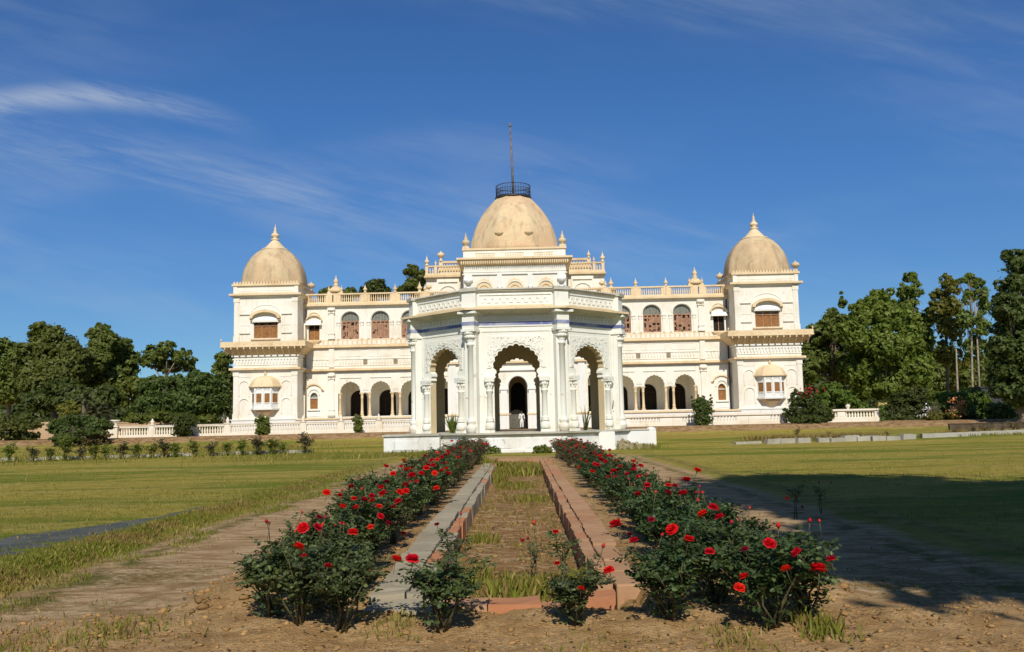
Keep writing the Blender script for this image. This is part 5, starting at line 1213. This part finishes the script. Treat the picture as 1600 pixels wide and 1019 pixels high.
def flower_mesh(seed, mat, r=.055):
    rd=random.Random(seed); m=MB()
    m.lathe([(.22*r,0),(.30*r,.35*r),(.22*r,.8*r),(.04*r,.95*r)],0,0,8,0)
    for (n,open_,ln,off) in ((4,.25,.9,0),(5,.62,1.05,.4),(6,1.0,1.15,.2),(6,1.32,1.1,.75)):
        for k in range(n):
            a=off+k*6.283/n+rd.uniform(-.15,.15); o_=open_+rd.uniform(-.12,.12); vs=[]
            for i in range(4):
                t_=i/3; ra=r*(.15+ln*t_*math.sin(o_*(.55+.45*t_))); z=r*(ln*t_*math.cos(o_*(.55+.45*t_))+.15-.12*open_)-(.10*r*(t_**3)*open_)
                wd_=r*(.22+.62*math.sin(min(1,t_*1.05)*2.2))*.95
                for j in (-1,0,1):
                    aa=a+j*.0; x=math.cos(a)*ra-math.sin(a)*j*wd_; y=math.sin(a)*ra+math.cos(a)*j*wd_
                    kk=(1-.22*abs(j)*open_*.3); vs.append((x*kk,y*kk,z+abs(j)*r*.10*(1-open_*.6)))
            m.add(vs,[(i*3+j,i*3+j+1,i*3+j+4,i*3+j+3) for i in range(3) for j in range(2)],0,True)
    m.tube([(0,0,.02*r),(.004,0,-.06),(-.006,.01,-.16)],[.006,.0045,.003],5,1)
    for k in range(5):
        a=k*1.257; m.add([(math.cos(a-.4)*.15*r,math.sin(a-.4)*.15*r,0),(math.cos(a+.4)*.15*r,math.sin(a+.4)*.15*r,0),(math.cos(a)*.75*r,math.sin(a)*.75*r,-.25*r)],[(0,1,2)],1)
    return m.mesh('flower',[mat,STEM])
FLW=[flower_mesh(i,RED,.056) for i in range(4)]+[flower_mesh(9,CRIMSON,.050)]
def bud_mesh(seed,mat,r=.02):
    m=MB(); m.lathe([(.3*r,-.2*r),(.95*r,.5*r),(1.0*r,1.1*r),(.55*r,2.0*r),(.08*r,2.5*r)],0,0,8,0); m.lathe([(.2*r,-.5*r),(.7*r,-.1*r),(1.02*r,.45*r)],0,0,7,1,cap=False)
    for k in range(5):
        a=k*1.257; m.add([(math.cos(a-.35)*r,math.sin(a-.35)*r,.3*r),(math.cos(a+.35)*r,math.sin(a+.35)*r,.3*r),(math.cos(a)*1.3*r,math.sin(a)*1.3*r,1.7*r)],[(0,1,2)],1)
    m.tube([(0,0,-.3*r),(.004,0,-.08),(-.01,.01,-.2)],[.005,.004,.003],5,1); return m.mesh('bud',[mat,STEM])
BUDS=[bud_mesh(1,RED,.016),bud_mesh(2,CRIMSON,.015)]
NEAR_L=[rose_mesh(100+i,.80,.33,330,.048,L_ROSE,.08,11) for i in range(5)]
MID_L=[rose_mesh(120+i,.86,.34,240,.052,L_ROSE,.10,9) for i in range(4)]
FAR_L=[rose_mesh(140+i,1.0,.36,170,.046,L_ROSE_R,.3,9) for i in range(3)]
SHORT_L=[rose_mesh(160+i,.66,.38,330,.047,L_ROSE,.06,10) for i in range(3)]
SHORT_R=[rose_mesh(180+i,.66,.44,430,.046,L_ROSE_D,.04,12) for i in range(2)]
NEAR_R=[rose_mesh(200+i,.72,.36,360,.048,L_ROSE_D,.05,11) for i in range(5)]
MID_R=[rose_mesh(220+i,.76,.36,250,.052,L_ROSE_D,.08,9) for i in range(4)]
FAR_R=[rose_mesh(240+i,.94,.36,170,.046,L_ROSE_R,.3,9) for i in range(3)]
BUSH=[]
side_word={-1:'left',1:'right'}
def plant(meshes, x, y, label, group, s_=1.0, seed=0):
    rd=random.Random(seed); z=ground_z(x,y); st,fo=meshes
    t_=thing('rose_bush',label,'rose bush',(x,y,z),group,rd.uniform(0,6.28))
    hs_=.77*s_*rd.uniform(.88,1.08); sc3=(.90*s_*rd.uniform(.94,1.08),.90*s_*rd.uniform(.94,1.08),hs_)
    obj('canes',st,t_,scl=sc3); obj('foliage',fo,t_,scl=sc3)
    BUSH.append([t_,x,y,z,.38*s_,.98*hs_,0]); return t_
def ordl(i):
    return ['nearest','second','third','fourth','fifth','sixth','seventh','eighth','ninth','tenth'][i]
GRB={-1:'red rose bushes of the left bed',1:'red rose bushes of the right bed'}
rd=random.Random(3)
for sg in (-1,1):
    for line,xx in (('inner',1.80 if sg<0 else 1.68),('outer',2.20 if sg<0 else 2.12)):
        y=9.2 if line=='inner' else 8.8
        if sg>0: y=9.0 if line=='inner' else 8.5
        i=0
        while y<42.0:
            x=sg*xx+rd.uniform(-.12,.12)
            if sg>0: x+=.13*sstep(12,24,y)*0+ (-.0)
            near=y<12.8; mid=y<24
            ms=(NEAR_L if sg<0 else NEAR_R) if near else ((MID_L if sg<0 else MID_R) if mid else (FAR_L if sg<0 else FAR_R))
            sz=1.0 if not near else rd.uniform(.9,1.06)
            if sg<0 and line=='outer' and y<10.2: sz=.66+.12*(y>9.4)
            if sg<0 and line=='inner' and y<9.6: sz=.74
            if sg>0 and 13<y<24: sz=rd.uniform(.78,.95)
            if i<10: lab=f"{ordl(i)} red rose bush from the near end, {line} line of the {side_word[sg]} bed"
            elif mid: lab=f"red rose bush midway along the {line} line of the {side_word[sg]} bed"
            else: lab=f"straggly reddish rose bush, {line} line, pavilion end of the {side_word[sg]} bed"
            plant(ms[i%len(ms)],x,y,lab,GRB[sg]+(', '+line+' line, middle' if i>=10 and mid else ', '+line+' line, pavilion end' if i>=10 else ''),sz,int(y*100)+sg)
            y+= rd.uniform(.66,.82) if near else (rd.uniform(.85,1.05) if mid else rd.uniform(1.0,1.25)); i+=1
# bushes at the near ends, out of line
plant(SHORT_L[0],-1.50,7.52,'leggy bare stemmed rose bush at the near inner corner of the left bed',GRB[-1],.92,1)
plant(SHORT_L[1],-1.90,7.75,'leafy flowerless rose bush at the near end of the left bed',GRB[-1],1.0,2)
plant(SHORT_L[2],-2.22,8.1,'rose bush with long pale shoots at the near outer corner of the left bed',GRB[-1],1.0,8)
plant(SHORT_L[0],-1.80,8.4,'second rank dark rose bush behind the leggy one at the left bed corner',GRB[-1],1.05,9)
plant(SHORT_L[1],-.69,7.46,'small grey green rose bush with two red flowers before the left kerb end','rose bushes in front of the channel',.98,3)
plant(SHORT_L[2],.42,7.55,'thin open rose bush in front of the near end of the channel','rose bushes in front of the channel',.80,4)
plant(SHORT_R[0],1.20,7.62,'low dark rose bush in front of the right kerb end',GRB[1],.92,5)
plant(SHORT_R[1],2.0,7.42,'large dark rose bush nearest the camera in the right bed',GRB[1],1.08,6)
plant(SHORT_R[0],2.36,7.75,'dark rose bush at the near outer corner of the right bed',GRB[1],1.05,19)
plant(SHORT_R[1],1.66,8.15,'dark rose bush filling the near end of the right bed behind the front pair',GRB[1],1.08,18)
LEGGY=rose_mesh(301,.72,.10,60,.034,L_ROSE,.35,3)
plant(LEGGY,-.72,9.5,'thin single stemmed rose growing inside the channel by the left kerb','rose stems inside the channel',1.05,11)
plant(LEGGY,.40,9.35,'thin rose stem with one red flower growing inside the channel, right of its middle','rose stems inside the channel',1.0,12)
plant(LEGGY,.12,10.1,'thin leafy rose stem near the middle of the channel bed','rose stems inside the channel',.7,13)
plant(LEGGY,.66,9.0,'thin rose stem inside the channel at the foot of the right kerb','rose stems inside the channel',.7,14)
plant(LEGGY,4.55,15.2,'lone thin rose stem standing in the shade right of the right bed','lone rose stems right of the right bed',.9,15)
plant(LEGGY,5.15,15.8,'second lone rose stem in the shade, farther right and shorter','lone rose stems right of the right bed',.7,16)
FL_PX=[(510,771),(495,826,1.2),(474,826),(535,793,1.1),(551,834,1.3),(498,810),(466,856),(475,870,.7),(549,761),(531,775,.8),(553,780,.8),(569,782),(581,776),(582,784),(599,773,1.5),(596,763),(592,793),(594,808),(579,824,.9),(606,819),(557,794,.8),(615,793,.9),(623,785,1.1),(624,771,1.1),(634,768),(633,758),(604,754),(614,741),(627,730),(644,745,1.4),(636,735),(651,753),(677,729,1.4),(664,713),(666,732),(658,741),(679,740),(690,737),(701,741),(697,733),(714,730),(603,730),(682,764),(631,835),(512,886,.8),
 (619,876,1.15),(644,876,1.15),(683,821,.9),(720,700),(735,705),(700,706),(716,716),(690,716),(675,720),
 (900,712),(916,722),(925,738),(938,713),(934,728),(904,731),(959,737),(991,728),(1001,729),(999,746),(1089,737,1.4),(1073,751,1.2),(1044,759),(1054,760),(1043,771),(1068,773,1.2),(1012,760),(997,773),(1099,805,1.35),(1125,810,1.2),(1114,795),(1018,813),(1051,829,1.3),(1076,845),(963,822,1.25),(983,836),(991,847,1.1),(1109,864),(1165,860),(1202,851,1.2),(1246,865),(1229,891,1.1),(1279,892,1.4),(1299,876,1.1),(1163,903),(1155,920,1.2),
 (868,833),(871,882,.8),(952,893,1.1),(817,846,.6),(908,921,.7),(1231,780,.7),(1253,793,.6),(890,706),(947,722),(970,730),(980,742)]
for n_,q in enumerate(FL_PX):
    px,py=q[0],q[1]; s_=q[2] if len(q)>2 else 1.0
    best=None; front=None
    for b_ in BUSH:
        t_,x,y,z,r_,h_,c_=b_
        p=at(px,py,y-r_*.85); hgt=p.z-z; dx=abs(p.x-x)
        if hgt<.10 or hgt>h_*1.25: continue
        if dx<r_*.95 and hgt<h_*1.08 and (front is None or y<front[0]): front=(y,b_,p)
        cost=dx/max(r_,.2)+abs(hgt-h_*.95)*1.5+max(0,dx-r_*1.1)*6
        if best is None or cost<best[0]: best=(cost,b_,p)
    if front: best=front
    if best is None: continue
    _,b_,p=best; b_[6]+=1; t_=b_[0]
    loc=Matrix.Rotation(-t_.rotation_euler.z,4,'Z')@(p-Vector(t_.location))
    rr=random.Random(n_); dark=(n_%7==5) and s_<1.1
    Yd=b_[2]; s_=s_*(.66 if Yd<14 else .86)*rr.uniform(.8,1.12)
    f_=obj('flower',FLW[4] if dark else FLW[n_%4],t_,loc,(rr.uniform(-.2,.7),rr.uniform(-.4,.4),rr.uniform(0,6)),s_)
for b_ in BUSH:
    if b_[2]<17:
        rr=random.Random(int(b_[2]*991))
        for k in range(rr.choice([0,1,1,2])):
            a=rr.uniform(0,6.28); q=b_[4]*rr.uniform(.2,.85); obj('bud',rr.choice(BUDS),b_[0],(math.cos(a)*q,math.sin(a)*q,b_[5]*rr.uniform(.9,1.12)),(rr.uniform(-.4,.4),rr.uniform(-.4,.4),0),rr.uniform(.7,1.1))
for b_ in BUSH:                       # extra blooms on far bushes
    if b_[2]>17:
        rr=random.Random(int(b_[2]*77))
        for k in range(rr.choice([0,1,1,2,3]) if b_[2]<26 else rr.choice([2,3,4])):
            a=rr.uniform(0,6.28); q=b_[4]*rr.uniform(.2,.9)
            obj('flower',rr.choice(FLW),b_[0],(math.cos(a)*q,math.sin(a)*q,b_[5]*rr.uniform(.75,1.12)),(rr.uniform(-.5,.5),rr.uniform(-.5,.5),0),rr.uniform(.55,.85))
# ---- small yellow rose bushes along the left kerb, dry plants on the right
YB=[rose_mesh(400+i,.78,.42,110,.085,L_ROSE_R if i==1 else L_GREEN,.0,9,1.5) for i in range(3)]
YF=flower_mesh(21,YELLOWP,.085)
ypx=[13,52,78,102,127,146,166,190,214,237,258,273,304,330,355,378,402,426,440,478]
yh=[1.05,.9,.8,1.45,.85,.9,.85,1.0,.9,.85,1.1,.9,.95,.9,.8,.9,1.1,1.0,.7,1.25]
for i,(px,k) in enumerate(zip(ypx,yh)):
    p=on_ground(px,722-px*.030+1.0); t_=thing('yellow_rose_bush',f'small yellow flowering bush along the kerb of the left lawn, number {i+1} from the left edge' if False else (f"small green bush along the left lawn kerb, {['leftmost','second from the left','third from the left','tallest of the row, fourth from the left','fifth from the left','sixth from the left','seventh from the left','eighth from the left','ninth from the left','tenth from the left','tenth from the right','ninth from the right','eighth from the right','seventh from the right','sixth from the right','fifth from the right','fourth from the right','third from the right','second from the right','rightmost and tall'][i]}"),'bush',p,'small bushes along the left lawn kerb',i*1.3)
    a,b_=YB[i%3]; sq=(k*(1.0 if k<1.2 else .85),k*(1.0 if k<1.2 else .85),k*1.05); obj('canes',a,t_,scl=sq); obj('foliage',b_,t_,scl=sq)
    rr=random.Random(i)
    for _ in range(rr.choice([0,1,2,2])): obj('flower',YF,t_,(rr.uniform(-.3,.3),rr.uniform(-.3,.3),.66*k*rr.uniform(.85,1.15)),(.3,0,rr.uniform(0,6)),rr.uniform(.6,1.0))
DRYB=[rose_mesh(420+i,.50,.25,34,.05,L_DRY,.0,11,1.4) for i in range(2)]
dpx=[(1244,683),(1296,684),(1388,683),(1492,680),(1520,679),(1540,678),(1565,678),(1583,676),(1592,674)]
for i,(px,py) in enumerate(dpx):
    p=on_ground(px,py+1); t_=thing('dry_plant',f"dry brown twiggy plant behind the right lawn stones, {ordn[i]} from the left",'plant',p,'dry plants behind the right lawn stones',i*1.1)
    a,b_=DRYB[i%2]; k=[1.25,.8,.8,.9,1.1,1.2,1,1.4,1.2][i]; obj('canes',a,t_,scl=k); obj('foliage',b_,t_,scl=k)
# ---- plants growing in the pavilion and at its plinth
def blades(name,label,x,y,z,n,ln,wd_,seed,mat,cat='plant',spread=.6):
    rd=random.Random(seed); m=MB()
    for _ in range(n):
        a=rd.uniform(0,6.28); t_=rd.uniform(.05,spread); L_=ln*rd.uniform(.55,1.05); d_=Vector((math.cos(a),math.sin(a),0)); sd=Vector((-math.sin(a),math.cos(a),0))*wd_
        b0=Vector((rd.uniform(-.12,.12),rd.uniform(-.12,.12),0)); pts=[b0+d_*(L_*t_*q*(1+.5*q))+Vector((0,0,L_*q*(1-.25*t_*q))) for q in (0,.4,.75,1)]
        vs=[]
        for q,p in enumerate(pts): k=(1,.9,.6,.05)[q]; vs+=[p-sd*k,p+sd*k]
        m.add(vs,[(0,1,3,2),(2,3,5,4),(4,5,7,6)],0,True)
    t_=m.build(name,mat,None,off=(0,0,0)); t_.location=(x,y,z); return tag(t_,label,cat)
p=at(707,671,50.6); blades('spiky_plant','tall spiky green plant standing inside the left arch of the pavilion',p.x,50.9,FL,70,1.25,.035,1,L_GREEN)
p=at(914,668,51.2); blades('spiky_plant','sparse dark spiky plant inside the right arch of the pavilion',p.x,51.2,FL,14,1.9,.03,2,L_DARK,spread=.45)
p=at(848,712,47.0); shrub('weedy_shrub','low green weedy shrub against the pavilion plinth behind the channel end',848,713,47.2,[(840,709,12,5),(856,709,11,5),(848,706,9,5)],L_GREEN,.06,60,71,hollow=.1,stem=False)
shrub('weedy_shrub','small weeds at the pavilion plinth right of the left rose bed',768,712,47.4,[(762,708,7,5),(780,710,7,4)],L_GREEN,.055,70,72,hollow=.1,stem=False)
# MARK-F
# ================================================================== GRASS, CLODS
def in_channel(x,y): return CH_X0+.5<x<CH_X1-.5 and CH_Y0+.6<y<CH_Y1-.5
def grass_mesh(spots, seed, mat, name):
    rg=np.random.default_rng(seed); V=[]
    for (x,y,h,lean) in spots:
        z=ground_z(x,y); a=rg.uniform(0,6.28); w_=h*.07+.0022; dx,dy=math.cos(a),math.sin(a); b_=rg.uniform(0,6.28); l=h*lean*rg.uniform(.2,1)
        ex,ey=math.cos(b_)*l,math.sin(b_)*l
        V+=[(x-dx*w_,y-dy*w_,z-.01),(x+dx*w_,y+dy*w_,z-.01),(x+ex*.4+dx*w_*.7,y+ey*.4+dy*w_*.7,z+h*.6),(x+ex,y+ey,z+h)]
    V=np.array(V); return np_mesh(name,V,np.arange(len(V)).reshape(-1,4),mat)
L_GRASS=leaf_mat('grass_blades',(.125,.14,.016),(.215,.20,.03),(.42,.32,.10),.25,.6,.2)
L_GRASSDRY=leaf_mat('dry_grass_blades',(.20,.15,.04),(.34,.25,.09),None,.2,.7,.1)
gr=random.Random(11); S1=[];S2=[]; on_far=(on_ground(1150,692),on_ground(1600,678.5))
for _ in range(26000):                                    # verge between left path and lawn
    y=gr.uniform(8,8+30*gr.random()**1.2); x=-6.15+gr.gauss(0,.32)
    k=vnoise(x,y,.9,3)
    (S1 if k+gr.gauss(0,.18)>-.1 else S2).append((x,y,gr.uniform(.03,.085),.8))
for _ in range(14000):                                    # lawn beside it, short
    y=8+16*gr.random()**1.3; x=-6.3-gr.random()*5
    
    S1.append((x,y,gr.uniform(.02,.05),.8))
for _ in range(7000):                                     # green wheel track weeds on the path
    y=gr.uniform(8,26); x=-5.1+gr.gauss(0,.18)
    if vnoise(x,y,1.1,7)>-.05: S1.append((x,y,gr.uniform(.02,.06),.9))
for cx,cy,n,r_,h in ((-.05,9.5,900,.16,.22),(.1,9.9,500,.2,.16),(-.8,34,1600,.32,.36),(-.75,31,700,.22,.3),(.25,31,900,.28,.34),(.05,34,900,.3,.34),(-.2,25,500,.25,.2),(.15,21,350,.25,.18),(-.75,28,500,.15,.3),(-.6,10.5,260,.12,.22),(.55,10,350,.1,.2),(-.65,14,250,.12,.16),(-4.0,7.2,350,.25,.07),(-3.4,7.6,300,.2,.08),(-4.8,6.9,300,.3,.07),(-1.1,7.6,200,.12,.07),(1.6,7.0,150,.15,.08),(.5,6.8,220,.25,.05),(2.3,7.3,160,.1,.14),(-6.9,47.5,800,.7,.28),(-5.2,48,900,.7,.3),(7,51.2,500,.4,.3),(-12,48.5,1600,2.0,.22),(-29,53.4,1500,3.0,.3),(-22,55.6,1500,2.6,.3),(-16.5,57.3,1300,2.0,.3)):
    for _ in range(n):
        x=cx+gr.gauss(0,r_); y=cy+gr.gauss(0,r_*1.6); (S1 if gr.random()<.72 else S2).append((x,y,h*gr.uniform(.4,1.1),.6))
for _ in range(5000):                                     # dry weeds over the channel bed
    x=gr.uniform(CH_X0+.5,CH_X1-.5); y=gr.uniform(9,36)
    if vnoise(x,y,1.3,5)>.12: (S2 if gr.random()<.75 else S1).append((x,y,gr.uniform(.03,.10),1.0))
for _ in range(26000):
    sg=gr.choice((-1,1)); y=9+38*gr.random()**1.1; x=sg*(6.2+gr.random()*(.6*y-3 if .6*y>5 else 2))
    k=vnoise(x,y,.45,3)+.5*vnoise(x,y,1.7,6)
    if k+gr.gauss(0,.15)>.02: S1.append((x,y,gr.uniform(.025,.06)*(1+.4*(y>20)),.9))
    elif k<-.25: S2.append((x,y,gr.uniform(.02,.05),1.0))
for _ in range(2200):
    sg=gr.choice((-1,1)); x=sg*gr.uniform(2.6,5.4); y=7+24*gr.random()**1.4
    if vnoise(x,y,.8,12)>.12: (S1 if gr.random()<.6 else S2).append((x,y,gr.uniform(.02,.06),1.0))
for _ in range(5200):
    q=gr.random(); a=on_far[0].lerp(on_far[1],q); S2.append((a.x+gr.gauss(0,.3),a.y+gr.uniform(.3,1.6),gr.uniform(.12,.42),.6)) if vnoise(a.x,a.y,.35,4)>-.15 else None
    if gr.random()<.35: S1.append((a.x+gr.gauss(0,.3),a.y-gr.uniform(.1,.5),gr.uniform(.08,.22),.6))
g1=obj('grass',grass_mesh(S1,1,L_GRASS,'grass')); tag(g1,'green grass blades on the lawn edge, path verge and channel bed','grass'); g1['kind']='stuff'
g2=obj('dry_grass',grass_mesh(S2,2,L_GRASSDRY,'dry_grass')); tag(g2,'dry straw coloured grass on the verge and in the channel','grass'); g2['kind']='stuff'
# soil clods
import bmesh
bm=bmesh.new(); bmesh.ops.create_icosphere(bm,subdivisions=1,radius=1.0); bv0=np.array([v.co[:] for v in bm.verts]); bf0=np.array([[v.index for v in f.verts] for f in bm.faces]); bm.free()
V=[];Fq=[];rg=np.random.default_rng(5)
def clod(x,y,s_):
    v=bv0*(1+rg.uniform(-.32,.32,(len(bv0),1)))*s_*np.array([1.2,1.0,.5])*rg.uniform(.7,1.3,3)
    a=rg.uniform(0,6.28); c,s2=math.cos(a),math.sin(a); v=v@np.array([[c,-s2,0],[s2,c,0],[0,0,1]])
    Fq.append(bf0+len(V)*len(bv0)); V.append(v+np.array([x,y,ground_z(x,y)+s_*.25]))
for _ in range(1500):
    y=6.2+gr.random()*2.3; x=gr.uniform(-4.5,4.6); clod(x,y,min(.045,.006+abs(gr.gauss(0,.012))))
for _ in range(900):
    sg=gr.choice((-1,1)); y=8.5+12*gr.random()**1.5; x=sg*gr.uniform(1.45,3.3)-.1; clod(x,y,min(.06,.012+abs(gr.gauss(0,.018))))
for _ in range(500):
    y=8.9+18*gr.random()**1.5; x=gr.uniform(-.9,.65); clod(x,y,min(.05,.01+abs(gr.gauss(0,.012))))
cmat=simple('soil_clod',(.33,.195,.078),.95,.35,1.5,.05)
LV=[];LN=[]
for _ in range(700):
    y=6.4+10*gr.random()**1.5; x=gr.uniform(-3.6,3.6); LV.append((x,y,ground_z(x,y)+.012)); LN.append((gr.gauss(0,.3),gr.gauss(0,.3),1))
lv_,lq_=leaf_folded(np.array(LV),unit(np.array(LN)),.038,None,.4,rg)
o=obj('fallen_leaves',np_mesh('fallen_leaves',lv_,lq_,L_DRY)); tag(o,'dry fallen rose leaves scattered over the soil','leaf litter'); o['kind']='stuff'
c_=obj('soil_clods',np_mesh('soil_clods',np.concatenate(V),np.concatenate(Fq),cmat)); tag(c_,'crumbly brown soil clods over the dug rose beds','soil'); c_['kind']='stuff'
# ================================================================== PERSON
def skin_mesh(name, joints, edges, mat, sub=2):
    me=bpy.data.meshes.new('tmp'); me.from_pydata([j[:3] for j in joints],edges,[]); o=bpy.data.objects.new('tmp',me); COL.objects.link(o)
    sk=o.modifiers.new('skin','SKIN'); sb=o.modifiers.new('sub','SUBSURF'); sb.levels=sub; sb.render_levels=sub
    for i,j in enumerate(joints):
        d_=me.skin_vertices[0].data[i]; d_.radius=(j[3],j[4] if len(j)>4 else j[3]); d_.use_root=(i==0)
    dg=bpy.context.evaluated_depsgraph_get(); dg.update(); ev=o.evaluated_get(dg); m2=bpy.data.meshes.new_from_object(ev); m2.name=name
    bpy.data.objects.remove(o); m2.materials.clear(); m2.materials.append(mat)
    for p in m2.polygons: p.use_smooth=True
    return m2
SKIN=simple('brown_skin',(.20,.11,.065),.6,.15,6); CLOTH=simple('white_cotton',(.72,.70,.64),.85,.12,8); HAIR=simple('black_hair',(.012,.010,.009),.6,.2,20)
p=at(815.5,670,81.0)
per=thing('person','person in loose white clothes standing in the entrance doorway behind the pavilion','person',(p.x,81.0,1.0),None,.15); per.scale=(.94,.94,.94)
J=[(0,0,.92,.12,.10),(0,0,1.12,.125,.09),(0,0,1.32,.15,.10),(0,0,1.45,.055),(0,-.01,1.53,.075,.085),(0,-.01,1.63,.072,.085),
 (.09,0,.86,.085),(.10,-.02,.47,.058),(.10,.01,.08,.04),(.10,-.12,.03,.035),(-.09,0,.86,.085),(-.10,-.01,.47,.058),(-.11,.02,.08,.04),(-.11,-.11,.03,.035),
 (.19,0,1.38,.055),(.24,.02,1.10,.042),(.25,-.06,.86,.03),(.25,-.09,.78,.035,.018),(-.19,0,1.38,.055),(-.24,.02,1.10,.042),(-.22,-.08,.87,.03),(-.21,-.11,.79,.035,.018)]
Ed=[(0,1),(1,2),(2,3),(3,4),(4,5),(0,6),(6,7),(7,8),(8,9),(0,10),(10,11),(11,12),(12,13),(2,14),(14,15),(15,16),(16,17),(2,18),(18,19),(19,20),(20,21)]
for base,sx in ((17,1),(21,-1)):
    bx_,by_,bz_=J[base][:3]
    for k in range(4): J.append((bx_+(k-1.5)*.018,by_-.01-.012*(k%2),bz_-.075-.012*(k in (1,2)),.008)); Ed.append((base,len(J)-1))
    J.append((bx_-sx*.045,by_-.02,bz_-.02,.009)); Ed.append((base,len(J)-1))
obj('body',skin_mesh('body',J,Ed,SKIN),per)
K=[(0,0,.95,.155,.12),(0,0,1.15,.15,.115),(0,0,1.33,.17,.12),(0,0,1.42,.08),(0,0,.72,.18,.14),(0,0,.52,.19,.15),(.19,0,1.38,.07),(.245,.02,1.12,.058),(.25,-.04,.93,.05),(-.19,0,1.38,.07),(-.245,.02,1.12,.058),(-.235,-.05,.93,.05)]
obj('tunic',skin_mesh('tunic',K,[(0,1),(1,2),(2,3),(0,4),(4,5),(2,6),(6,7),(7,8),(2,9),(9,10),(10,11)],CLOTH),per)
T_=[(0,0,.90,.12,.11),(.09,0,.80,.10),(.10,-.01,.45,.085),(.10,.01,.12,.075),(-.09,0,.80,.10),(-.10,-.01,.45,.085),(-.11,.02,.12,.075)]
obj('trousers',skin_mesh('trousers',T_,[(0,1),(1,2),(2,3),(0,4),(4,5),(5,6)],CLOTH),per)
V_=[(.07,0,.98,.10,.105),(.07,0,1.15,.10,.10),(.075,0,1.33,.105,.105)]
obj('waistcoat',skin_mesh('waistcoat',V_,[(0,1),(1,2)],simple('dark_waistcoat',(.05,.035,.03))),per,(.035,-.025,0))
m=MB(); m.lathe([(.02,.0),(.088,.03),(.10,.09),(.085,.15),(.03,.185)],0,.012,12,0,z0=1.54)
m.build('hair',HAIR,per,off=(0,0,0))
m=MB(); m.add([(-.015,-.105,1.56),(.015,-.105,1.56),(0,-.125,1.555),(0,-.1,1.6)],[(0,1,2),(0,2,3),(2,1,3)],0)
for s_ in (-1,1): m.lathe([(.002,0),(.011,.012),(.002,.022)],s_*.03,-.088,6,1,z0=1.585); m.lathe([(.004,0),(.014,.02),(.012,.045),(.003,.06)],s_*.078,.0,6,0,z0=1.545)
m.box(-.025,.025,-.096,-.088,1.515,1.524,1)
m.build('face',[SKIN,HAIR],per,off=(0,0,0))
